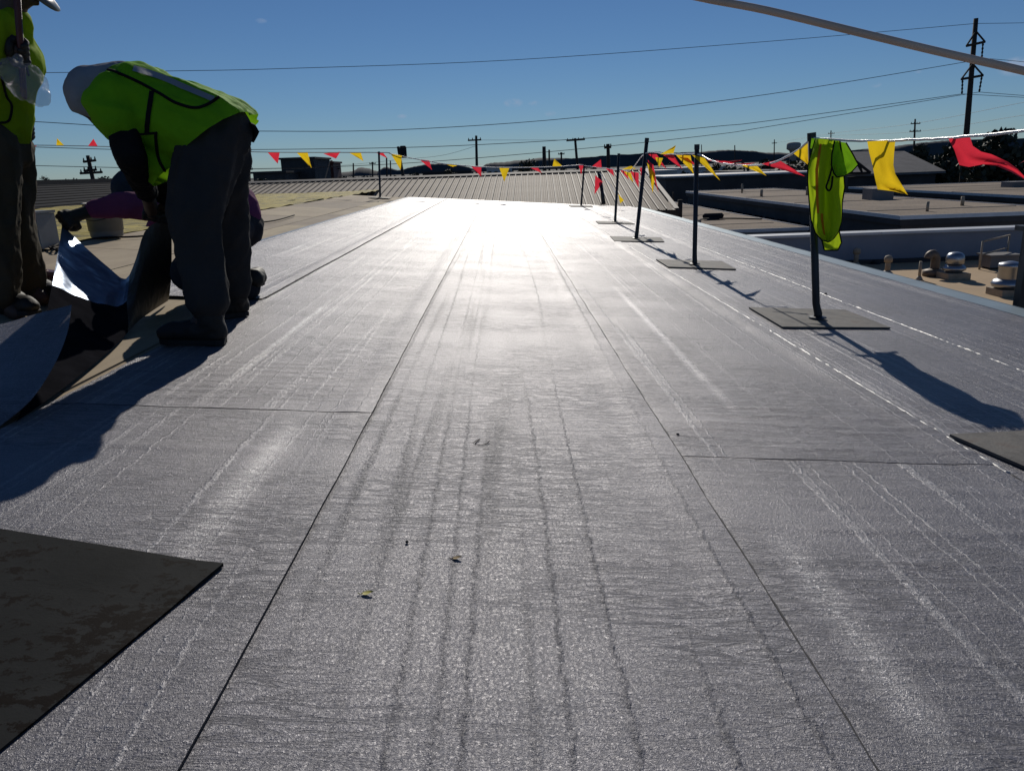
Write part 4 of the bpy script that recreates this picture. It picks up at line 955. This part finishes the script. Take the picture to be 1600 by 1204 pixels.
cord = polyline([R(60, 392, .012), R(72, 378, .03), R(79, 388, .012), R(86, 384, .03), R(96, 378, .02), R(91, 391, .012), R(84, 388, .02), R(96, 386, .012), R(150, 372, .012), R(230, 368, .012), R(330, 352, .012), R(420, 346, .012), R(460, 336, .012)], 6)
tag(MB().tube(cord, .009, 6).build('power_cord', 'black_cloth', None, None, True), 'dark power cord looped beside the pale box', 'cord')
def leaf(px, py, L, mat, label, ang):
    c = R(px, py, .0025); d = V((math.cos(ang), math.sin(ang), 0)); e = V((-d.y, d.x, 0)); rws = []
    for k in range(9):
        v = k/8; w_ = L*.3*math.sin(math.pi*v**.8)+.0004
        rws.append([c+d*L*(v-.5)+e*w_*u+V((0, 0, .002*abs(u)+.003*v*v)) for u in (-1, 0, 1)])
    t = thing('fallen_leaf', c, label, 'leaf', 'leaves on the membrane')
    MB().rows(rws).build('blade', mat, t, None, True)
    MB().tube([c-d*L*.5, c-d*L*.8+V((0, 0, .003))], .0008, 5).build('stalk', mat, t)
leaf(574, 927, .022, 'leaf_yellow', 'small yellow-green leaf on the middle strip', .1)
leaf(714, 872, .02, 'leaf_dry', 'small dark dry leaf on the middle strip', .05)
tw = polyline([R(739, 692, .003), R(744, 688, .005), R(750, 686, .004), R(742, 693, .003), R(757, 694, .003), R(765, 689, .005)], 4)
tag(MB().tube(tw, .0011, 5).build('twig', 'bark', None, None, True), 'thin bent twig lying on the middle strip', 'twig')
for (px, py, s_, lab) in ((636, 846, .004, 'tiny dark pebble left of the dry leaf'), (1059, 678, .005, 'tiny dark pebble near the right seam'), (1290, 459, .012, 'black scrap beside the vest post')):
    c = R(px, py, .004); tag(MB().lathe(c, [(s_*.4, -.003), (s_, 0), (s_*.7, s_*.5), (s_*.1, s_*.7)], 7).build('pebble', 'dark_gap'), lab, 'pebble')
# ================================================================== PEOPLE
def cap(p0, r0, p1, r1=None): return ('c', V(p0), r0, V(p1), r0 if r1 is None else r1)
def chain(pts, rs): return [cap(pts[i], rs[i], pts[i+1], rs[i+1]) for i in range(len(pts)-1)]
def ell(c, rr, ax=None): return ('e', V(c), rr, ax)
_ico = None
def ico():
    global _ico
    if _ico is None:
        b = bmesh.new(); bmesh.ops.create_icosphere(b, subdivisions=3, radius=1)
        _ico = ([v.co.copy() for v in b.verts], [tuple(v.index for v in f.verts) for f in b.faces]); b.free()
    return _ico
def blob(prims, voxel, name, mat, parent, smooth=6, keep=None, fold=None, solid=False):
    """Union of tapered limbs and ellipsoids as ONE continuous surface."""
    mb = MB(); iv, if_ = ico()
    for p in prims:
        if p[0] == 'e':
            c, rr, ax = p[1:]; ax = ax or (V((1, 0, 0)), V((0, 1, 0)), V((0, 0, 1)))
            mb.add([c+ax[0]*v.x*rr[0]+ax[1]*v.y*rr[1]+ax[2]*v.z*rr[2] for v in iv], if_)
        else:
            a, ra, b, rb = p[1:]; d = b-a; L = d.length
            if L < 1e-5: mb.add([a+v*ra for v in iv], if_); continue
            d /= L; u = d.cross(V((0, 0, 1)) if abs(d.z) < .9 else V((1, 0, 0))).normalized(); w_ = d.cross(u); vs = []; fs = []; sg = 14
            prof = [(-ra*math.cos(t), ra*math.sin(t)) for t in (.25, .7, 1.15, 1.57)]+[(L-rb*math.cos(t), rb*math.sin(t)) for t in (1.57, 2.0, 2.45, 2.9)]
            for (z, r) in prof:
                for k in range(sg):
                    an = 6.28318*k/sg; vs.append(a+d*z+(u*math.cos(an)+w_*math.sin(an))*r)
            for i in range(7):
                for k in range(sg): fs.append((i*sg+k, i*sg+(k+1) % sg, (i+1)*sg+(k+1) % sg, (i+1)*sg+k))
            fs += [tuple(range(sg-1, -1, -1)), tuple(range(7*sg, 8*sg))]; mb.add(vs, fs)
    tmp = bpy.data.objects.new('tmp', mesh(mb.v, mb.f)); COL.objects.link(tmp)
    m = tmp.modifiers.new('r', 'REMESH'); m.mode = 'VOXEL'; m.voxel_size = voxel
    if smooth: m = tmp.modifiers.new('s', 'SMOOTH'); m.factor = .5; m.iterations = smooth
    dg = bpy.context.evaluated_depsgraph_get(); me = bpy.data.meshes.new_from_object(tmp.evaluated_get(dg))
    bpy.data.objects.remove(tmp, do_unlink=True)
    if keep or fold:
        b = bmesh.new(); b.from_mesh(me); b.normal_update()
        if fold:
            for v in b.verts: v.co += v.normal*fold(v.co)
        if keep:
            for (co, no) in ([keep] if isinstance(keep, tuple) else keep):
                bmesh.ops.bisect_plane(b, geom=b.verts[:]+b.edges[:]+b.faces[:], plane_co=co, plane_no=no, clear_inner=True)
        b.to_mesh(me); b.free()
    return obj(name, me, mat, parent, None, True)
def folds(amp, sc_, axis=None, seed=0):
    """Cloth folds: ridged noise, stretched along an axis."""
    def f(p):
        q = p.copy()
        if axis is not None: q = q-axis*(q.dot(axis))*.75
        n1 = 1-abs(noise.noise(q*sc_+V((seed, 0, 0)))*2.2); n2 = noise.noise(p*sc_*2.6+V((0, seed, 0)))
        return amp*(n1-.5)+amp*.35*n2
    return f
def head_prims(c, fwd, up, s=1.0):
    f = V(fwd).normalized(); u = (V(up)-f*V(up).dot(f)).normalized(); r = f.cross(u); A = (r, f, u); q = lambda a, b, d: c+(r*a+f*b+u*d)*s
    e = lambda a, b, d, x, y, z: ell(q(a, b, d), (x*s, y*s, z*s), A)
    return [e(0, -.012, .03, .075, .096, .088), e(0, .025, -.045, .058, .066, .065), e(0, .055, -.085, .033, .033, .026), e(0, .09, .034, .05, .014, .012),
            cap(q(0, .088, .022), .010*s, q(0, .112, -.018), .014*s), e(.014, .1, -.02, .010, .012, .009), e(-.014, .1, -.02, .010, .012, .009), e(0, .092, -.047, .024, .012, .007), e(0, .088, -.058, .021, .012, .008),
            e(.077, -.01, -.005, .010, .02, .032), e(-.077, -.01, -.005, .010, .02, .032), e(.03, .078, .012, .013, .012, .010), e(-.03, .078, .012, .013, .012, .010),
            e(.042, .06, -.018, .022, .026, .02), e(-.042, .06, -.018, .022, .026, .02)]
def grip(p, axis, palm, wrist, rr=.018, s=1.0):
    """A closed hand round a bar at p: palm on the `palm` side, four fingers round it, the thumb the other way."""
    a = V(axis).normalized(); pd = (V(palm)-a*V(palm).dot(a)).normalized(); td = a.cross(pd); out = []
    ro = rr+.011*s
    ctr = p+pd*(ro+.012*s)
    out += [ell(ctr, (.018*s, .042*s, .042*s), (pd, td, a)), cap(ctr+pd*.006, .026*s, wrist, .03*s)]
    for i, (off, ln) in enumerate(((.033, 4.2), (.011, 4.5), (-.011, 4.3), (-.032, 3.7))):
        pts = []
        for k in range(6):
            an = .55+ln*k/5.0; pts.append(p+a*off*s+(pd*math.cos(an)+td*math.sin(an))*(ro-.0005*k))
        pts.insert(0, ctr+a*off*s+td*.03*s)
        out += chain(pts, [.0115*s, .0112*s, .0108*s, .0104*s, .010*s, .0095*s, .009*s])
    th = [ctr-td*.012*s+a*.03*s, p+a*.05*s+(pd*.6-td*.8)*(ro+.008*s), p+a*.048*s+(-pd*.3-td*1.0)*(ro+.002), p+a*.038*s+(-pd*.95-td*.5)*(ro+.004)]
    out += chain(th, [.015*s, .0135*s, .012*s, .0105*s]); return out
def boot(parent, heel, toe, ankle, shaft, mat='leather'):
    """heel, toe: on the ground; ankle joint; shaft: point up the shin."""
    d = (toe-heel); L = d.length; d.normalize(); up = V((TILT, 0, 1)).normalized(); s = d.cross(up)
    q = lambda a, b, c: heel+d*a*L+s*b+up*c
    b = blob([cap(q(.12, 0, .055), .047, q(.5, 0, .06), .05), cap(q(.5, .008, .055), .05, q(.82, .008, .048), .046), ell(q(.86, .006, .045), (.05, .045, .036), (d, s, up)), cap(q(.13, 0, .07), .046, ankle, .058), cap(ankle, .058, shaft, .066)], .010, 'boot', mat, parent, 5, None, folds(.004, 22))
    out = [(-.0, -.03), (.0, .03), (.12, .042), (.35, .038), (.6, .05), (.82, .052), (.95, .035), (1.0, 0), (.95, -.03), (.82, -.046), (.6, -.042), (.35, -.034), (.12, -.04)]
    mb = MB(); n_ = len(out)
    mb.add([q(a*1.02-.01, b_*1.06, .004) for a, b_ in out]+[q(a*1.02-.01, b_*1.06, .026) for a, b_ in out], [tuple(range(n_)), tuple(range(2*n_-1, n_-1, -1))]+[(i, (i+1) % n_, (i+1) % n_+n_, i+n_) for i in range(n_)])
    o = mb.build('sole', 'sole', b)
    return b
def bvh_of(o):
    me = o.data; off = org(o)
    return BVHTree.FromPolygons([v.co+off for v in me.vertices], [tuple(p.vertices) for p in me.polygons])
def on_surface(bv, pts, lift=.004, n=6):
    """Trace a line of stitching or tape on a garment."""
    out = []
    pp = polyline([V((x, y, 0)) for x, y in pts], n)
    for p in pp:
        r = ray(p.x, p.y).normalized(); h = bv.ray_cast(EYE, r)
        if h[0] is not None:
            nn = h[1] if h[1].dot(r) < 0 else -h[1]
            out.append(h[0]+nn*lift)
    return out
def tape(name, bv, pts, wpx, mat, parent, lift=.005):
    a = []; 
    pp = polyline([V((x, y, 0)) for x, y in pts], 6); rws = []
    for i, p in enumerate(pp):
        t = (pp[min(i+1, len(pp)-1)]-pp[max(i-1, 0)]).normalized(); s = V((-t.y, t.x, 0)); r = []
        for k in (-1, -.33, .33, 1):
            q = p+s*k*wpx/2; d = ray(q.x, q.y).normalized(); h = bv.ray_cast(EYE, d)
            if h[0] is None: break
            nn = h[1] if h[1].dot(d) < 0 else -h[1]; r.append(h[0]+nn*lift)
        if len(r) == 4: rws.append(r)
    if len(rws) > 1: MB().rows(rws).build(name, mat, parent, None, True)

# ------------------------------------------------------------------ the worker bending over
ft = R(300, 540)
A = thing('person', ft, 'worker bent far over in lime vest, grey trousers and grey hood', 'person', 'roofing crew')
pel = P(329, 218, 3.5); hipn = P(327, 225, 3.40); hipf = P(342, 216, 3.62)
kn, an_ = P(304, 348, 3.28), P(324, 492, 3.2); kf, af = P(354, 338, 3.72), P(366, 460, 3.80)
chest = P(222, 160, 3.5); mid = P(282, 185, 3.5); neck = P(182, 146, 3.5)
shn, shf = P(178, 160, 3.31), P(200, 150, 3.68)
eln, wrn = P(202, 240, 3.27), P(229, 300, 3.62); elf, wrf = P(238, 245, 3.74), P(256, 305, 3.83)
hdc = P(149, 148, 3.5); hf, hu = V((-.35, -.05, -1)), V((-1, 0, .25))
gn, gf_ = P(238, 336, 3.85), P(266, 342, 3.88)
blob([ell(chest, (.14, .17, .12)), cap(chest, .125, mid, .12), cap(mid, .12, pel, .13), cap(neck, .06, chest, .1), cap(neck, .058, hdc, .06)]
     + chain([hipn, kn, an_, an_+V((-.05, 0, -.05))], [.095, .065, .045, .04]) + chain([hipf, kf, af, af+V((-.05, 0, -.05))], [.095, .065, .045, .04])
     + [cap(pel, .12, hipn, .1), cap(pel, .12, hipf, .1), cap(chest, .1, shn, .06), cap(chest, .1, shf, .06)] + chain([shn, eln, wrn, gn], [.055, .042, .03, .03]) + chain([shf, elf, wrf, gf_], [.055, .042, .03, .03])
     + head_prims(hdc, hf, hu, 1.0), .011, 'body', 'skin', A, 3)
tax = (kn-hipn).normalized()
tr_ = blob([cap(pel, .148, P(342, 206, 3.46), .135), cap(pel, .148, P(343, 204, 3.58), .135), cap(pel, .145, P(296, 215, 3.5), .135)]
     + chain([P(329, 222, 3.42), lerp(hipn, kn, .5), kn, lerp(kn, an_, .5), an_+V((.012, 0, .06))], [.142, .128, .112, .098, .084])
     + chain([hipf, lerp(hipf, kf, .5), kf, lerp(kf, af, .5), af+V((.01, 0, .05))], [.135, .118, .1, .09, .082]), .012, 'trousers', 'trousers_grey', A, 4, None, folds(.018, 10, tax, 3))
boot(A, R(352, 538, .002), R(250, 537, .002), P(328, 500, 3.2), P(326, 478, 3.22))
boot(A, R(384, 493, .002), R(318, 500, .002), P(368, 464, 3.8), P(367, 445, 3.79))
ha, hb = P(383, 186, 3.5), P(256, 284, 3.5); hd = (hb-ha); hn = V((hd.z, 0, -hd.x)).normalized()
if hn.dot(chest-ha) < 0: hn = -hn
sh_ = blob([ell(chest, (.165, .2, .155)), cap(chest, .15, P(216, 158, 3.4), .15), cap(chest+V((0, .09, 0)), .14, mid+V((0, .09, 0)), .155), cap(chest-V((0, .09, 0)), .14, mid-V((0, .09, 0)), .155), cap(mid+V((0, .08, 0)), .16, pel+V((.05, .08, .01)), .172), cap(mid-V((0, .08, 0)), .16, pel+V((.05, -.08, .01)), .172),
            cap(P(212, 190, 3.48), .12, P(258, 255, 3.46), .11), cap(P(285, 200, 3.47), .15, P(262, 262, 3.46), .10), cap(neck, .085, chest, .13), cap(shn, .112, P(186, 192, 3.28), .09), cap(shf, .092, P(222, 205, 3.72), .08), cap(chest, .14, shn, .105), cap(chest, .14, shf, .09)],
           .011, 'shirt', 'lime', A, 5, (ha, hn), folds(.017, 9, (mid-chest).normalized(), 8))
blob(chain([P(188, 185, 3.29), P(193, 208, 3.28), eln, lerp(eln, wrn, .5), wrn], [.05, .062, .062, .055, .048]), .009, 'sleeve', 'black_cloth', A, 4, None, folds(.006, 18))
blob(chain([shf, lerp(shf, elf, .6), elf, lerp(elf, wrf, .5), wrf], [.062, .066, .06, .052, .046]), .009, 'sleeve', 'black_cloth', A, 4, None, folds(.006, 18))
edge = (gf_-gn)
blob(grip(gn, edge, V((.2, -.6, .6)), wrn, .012, 1.05), .005, 'glove', 'glove', A, 2)
blob(grip(gf_, edge, V((0, -.5, .7)), wrf, .012, 1.05), .005, 'glove', 'glove', A, 2)
hfn = hf.normalized()
blob([ell(hdc+hfn*.005+hu.normalized()*.02, (.1, .104, .118)), cap(hdc-hfn*.02, .095, neck+V((.03, 0, .03)), .1), cap(hdc+hfn*.04, .085, neck+V((.03, 0, -.03)), .08)], .009, 'hood', 'hood_grey', A, 5, (hdc+hfn*.095, -hfn), folds(.004, 14))
bv = bvh_of(sh_)
for nm, pts, r in (('piping', [(170, 110), (200, 121), (240, 141), (275, 161), (305, 169), (325, 164), (342, 152)], .006), ('piping', [(200, 210), (222, 209), (246, 207)], .005), ('piping', [(244, 208), (245, 228), (249, 250), (258, 268)], .006)):
    q = on_surface(bv, pts)
    if len(q) > 2: MB().tube(q, r, 6).build(nm, 'black_cloth', sh_, None, True)
tape('side_strap', bv, [(238, 143), (235, 163), (232, 185), (230, 207)], 8, 'black_cloth', sh_)
tape('reflective_tape', bv, [(208, 108), (250, 121), (290, 138), (334, 156)], 9, 'silver_tape', sh_)
rg = [[P(380, 188, 3.5), P(382, 200, 3.5), P(381, 214, 3.5)], [P(395, 196, 3.47), P(396, 204, 3.5), P(392, 216, 3.5)], [P(401, 207, 3.46), P(399, 211, 3.48), P(393, 222, 3.5)]]
o = MB().rows(rg).build('pocket_rag', 'black_cloth', A, None, True); o.modifiers.new('t', 'SOLIDIFY').thickness = .012

# ------------------------------------------------------------------ the worker crouching behind him
B = thing('person', R(390, 455), 'crouching worker in purple shirt reaching out to lift the film', 'person', 'roofing crew')
bch, bpl = P(285, 318, 4.42), P(364, 332, 4.62); bn = P(245, 312, 4.38); bh = P(204, 305, 4.34)
bs1, be1, bw1 = P(262, 325, 4.28), P(190, 320, 4.15), P(138, 331, 4.07); bs2, be2, bw2 = P(272, 312, 4.62), P(240, 370, 4.6), P(250, 425, 4.5)
bk1, ba1 = R(318, 452, .06), R(388, 452, .05); bk2, ba2 = R(300, 425, .25), R(330, 440, .08)
bg_ = P(103, 345, 4.02); bf = V((-1, -.1, -.45))
blob([ell(bch, (.14, .17, .13)), cap(bch, .125, bpl, .13), cap(bn, .06, bch, .1), cap(bn, .058, bh, .06), cap(bch, .1, bs1, .06), cap(bch, .1, bs2, .06)] + chain([bpl, bk1, ba1], [.12, .065, .045]) + chain([bpl, bk2, ba2], [.12, .065, .045])
     + chain([bs1, be1, bw1, bg_], [.055, .042, .03, .03]) + chain([bs2, be2, bw2], [.055, .042, .032]) + head_prims(bh, bf, V((-.4, 0, 1)), 1.0), .012, 'body', 'skin', B, 3)
blob([ell(bch, (.16, .19, .15)), cap(bch, .15, bpl+V((0, 0, .03)), .148), cap(bpl+V((.0, 0, .03)), .148, bpl+V((.02, 0, .0)), .14), cap(bn, .08, bch, .12), cap(bch, .13, bs1, .085), cap(bch, .13, bs2, .085)] + chain([bs1, be1, lerp(be1, bw1, .8)], [.08, .066, .05]) + chain([bs2, be2, lerp(be2, bw2, .8)], [.08, .06, .05]), .012, 'shirt', 'shirt_purple', B, 5, (bpl-V((0, 0, .06)), V((0, 0, 1))), folds(.010, 9, None, 4))
blob([cap(bpl-V((0, 0, .02)), .142, bpl-V((-.04, 0, .08)), .13)] + chain([bpl-V((0, 0, .05)), bk1, ba1], [.135, .095, .07]) + chain([bpl-V((0, 0, .05)), bk2, ba2], [.135, .095, .07]), .012, 'trousers', 'trousers_dark', B, 5, None, folds(.010, 9, None, 6))
boot(B, R(408, 446, .06), R(383, 458, .0), ba1+V((.04, 0, .06)), ba1+V((-.05, 0, .06)))
boot(B, R(345, 442, .002), R(300, 446, .002), ba2+V((0, 0, .05)), ba2+V((.0, .02, .14)))
blob(grip(bg_, V((.5, 0, -.8)), V((.5, -.3, .8)), bw1, .010, 1.1), .005, 'glove', 'glove', B, 2)
blob(grip(bw2, V((1, 0, 0)), V((0, 0, 1)), bw2+V((0, .02, .08)), .012, 1.05), .005, 'glove', 'glove', B, 2)
bfn = bf.normalized()
blob([ell(bh-bfn*.012+V((0, 0, .022)), (.105, .1, .115)), cap(bh-bfn*.04, .095, bn+V((.03, 0, .02)), .085)], .009, 'hood', 'hood_navy', B, 5, (bh+bfn*.06, -bfn), folds(.004, 14))

# ------------------------------------------------------------------ the worker standing at the left edge
D = thing('person', R(50, 485), 'standing worker in lime vest gripping a red pole at left edge', 'person', 'roofing crew')
dp, dc, dn = P(-6, 215, 3.77), P(4, 95, 3.77), P(16, 25, 3.77); dh = P(29, -30, 3.77); df, du = V((.66, -.05, -.72)), V((.72, 0, .66))
h1, k1, a1 = P(8, 228, 3.86), P(26, 345, 3.9), P(47, 452, 3.96); h2, k2, a2 = P(-14, 228, 3.68), P(-6, 352, 3.66), P(6, 474, 3.65)
rodA, rodB = P(26, -12, 3.45), R(58, 441, .03)
def rod(py):
    lo_, hi = 0.0, 1.0
    for _ in range(40):
        m_ = (lo_+hi)/2; p = rodA.lerp(rodB, m_); c = M3.transposed() @ (p-EYE); y = CY-F*c.y/(-c.z)
        if y < py: lo_ = m_
        else: hi = m_
    return rodA.lerp(rodB, lo_)
g1, g2 = rod(78), rod(203); rax = (rodB-rodA).normalized()
s1, e1_, w1 = P(-6, 45, 3.60), P(-44, 105, 3.52), g1+V((-.085, -.005, .005)); s2, e2_, w2 = P(18, 52, 3.95), P(12, 150, 3.98), g2+V((-.045, .03, .075))
blob([ell(dc, (.125, .16, .16)), cap(dc, .12, dp, .12), cap(dn, .06, dc, .1), cap(dn, .058, dh, .06), cap(dc, .1, s1, .06), cap(dc, .1, s2, .06), cap(dp, .11, h1, .1), cap(dp, .11, h2, .1)] + chain([h1, k1, a1, a1+V((.05, 0, -.05))], [.1, .065, .045, .04]) + chain([h2, k2, a2, a2+V((.05, 0, -.05))], [.1, .065, .045, .04])
     + chain([s1, e1_, w1, g1-V((.02, 0, 0))], [.056, .044, .031, .03]) + chain([s2, e2_, w2, g2+V((-.02, .01, .02))], [.056, .044, .031, .03]) + head_prims(dh, df, du, 1.0), .010, 'body', 'skin', D, 3)
blob([cap(dp+V((0, 0, .03)), .135, dp-V((0, 0, .05)), .14)] + chain([h1, lerp(h1, k1, .5), k1, lerp(k1, a1, .5), a1+V((0, 0, .05))], [.115, .105, .088, .082, .078]) + chain([h2, lerp(h2, k2, .5), k2, lerp(k2, a2, .5), a2+V((0, 0, .05))], [.115, .105, .088, .082, .078]), .012, 'trousers', 'trousers_khaki', D, 5, None, folds(.018, 10, V((0, 0, 1)), 12))
ds = blob([ell(dc, (.152, .19, .17)), cap(dc, .15, P(-2, 165, 3.77), .138), cap(P(-2, 165, 3.77), .138, dp+V((0, 0, .02)), .148), cap(dn-V((0, 0, .04)), .085, dc, .13), cap(dc, .13, s1, .085), cap(dc, .13, s2, .085), cap(s1, .085, lerp(s1, e1_, .5), .078), cap(s2, .085, lerp(s2, e2_, .55), .075), cap(P(18, 90, 3.86), .1, P(20, 150, 3.86), .07)], .011, 'shirt', 'lime_yellow', D, 5, (dp-V((0, 0, .03)), V((0.15, 0, 1))), folds(.018, 9, V((0, 0, 1)), 2))
blob(chain([lerp(s1, e1_, .3), e1_, w1], [.066, .058, .045]), .009, 'sleeve', 'black_cloth', D, 4, None, folds(.005, 18))
blob(chain([lerp(s2, e2_, .3), e2_, w2], [.066, .056, .045]), .009, 'sleeve', 'black_cloth', D, 4, None, folds(.005, 18))
boot(D, R(44, 462, .002), R(101, 474, .002), a1-V((0, 0, .0)), a1+V((-.01, 0, .10)))
boot(D, R(-2, 482, .002), R(58, 494, .002), a2-V((0, 0, .0)), a2+V((-.01, 0, .10)))
blob(grip(g1, rax, V((-1, -.3, 0)), w1, .014, 1.1), .005, 'glove', 'glove', D, 2)
blob(grip(g2, rax, V((-.7, .3, .3)), w2, .014, 1.1), .005, 'glove', 'glove', D, 2)
bv = bvh_of(ds)
for pts in ([(2, 120), (10, 150), (18, 165), (14, 188), (0, 192)], [(26, 40), (34, 70), (40, 100), (44, 118)]):
    q = on_surface(bv, pts)
    if len(q) > 2: MB().tube(q, .005, 6).build('piping', 'black_cloth', ds, None, True)
# hard hat
fz = df.normalized(); uz = (du-fz*du.dot(fz)).normalized(); sz = fz.cross(uz); hb_ = dh+uz*.035
mb = MB(); rws = []
for k in range(7):
    t_ = k/6*1.5
    rws.append([hb_+(sz*math.cos(a)*.112+fz*math.sin(a)*.132)*math.cos(t_)+uz*math.sin(t_)*.125 for a in [2*math.pi*i/28 for i in range(29)]])
hat = mb.rows(rws).build('hard_hat', 'hard_hat', D, None, True)
MB().rows([[hb_+(sz*math.cos(a)*.112+fz*math.sin(a)*.132) for a in [2*math.pi*i/28 for i in range(29)]], [hb_-uz*.012+(sz*math.cos(a)*.128+fz*(math.sin(a)*.145+.05*max(0, math.sin(a)))) for a in [2*math.pi*i/28 for i in range(29)]], [hb_-uz*.018+(sz*math.cos(a)*.126+fz*(math.sin(a)*.143+.048*max(0, math.sin(a)))) for a in [2*math.pi*i/28 for i in range(29)]]]).build('brim', 'hard_hat', hat, None, True)

# what he holds
br_ = thing('push_broom', rodB, 'dark red long handled broom held upright by standing worker', 'broom')
MB().tube([rodA, rodB], .0135, 10).build('handle', 'red_paint', br_, None, True)
c = R(80, 447, .0); ax_ = (R(101, 449)-R(56, 444)).normalized(); up_ = V((0, 0, 1)); sd = ax_.cross(up_)
def obox(c, a, b, d, la, lb, ld): return MB().add([c+a*x*la+b*y*lb+d*z*ld for x in (-1, 1) for y in (-1, 1) for z in (-1, 1)], [(0, 1, 3, 2), (4, 6, 7, 5), (0, 4, 5, 1), (2, 3, 7, 6), (0, 2, 6, 4), (1, 5, 7, 3)])
obox(c+V((0, 0, .075)), ax_, sd, up_, .17, .03, .016).build('block', 'red_paint', br_)
for k in range(16):
    q = c+ax_*(-.155+.0207*k)
    MB().tube([q+V((0, 0, .058)), q+V((.004*math.sin(k*2.1), .006*math.cos(k*1.7), .006))], [.009, .013], 6).build('bristle_tuft', 'red_paint', br_)
MB().tube([rodB, c+V((0, 0, .085))], .018, 8).build('socket', 'red_paint', br_, None, True)
bgp = [P(18, 112, 3.47), P(40, 128, 3.45), P(60, 147, 3.44)]
bag = blob([cap(P(26, 92, 3.5), .02, bgp[0], .055), cap(bgp[0], .055, bgp[1], .075), cap(bgp[1], .075, bgp[2], .05)], .008, 'plastic_bag', 'plastic_bag', None, 1, None, lambda p: .014*noise.noise(p*14)+.012*(abs(noise.noise(p*26+V((4, 1, 2))))-.3)+.003*noise.noise(p*60))
for p in bag.data.polygons: p.use_smooth = False
tag(bag, 'crumpled clear plastic bag hanging from the standing worker\'s upper hand', 'bag')
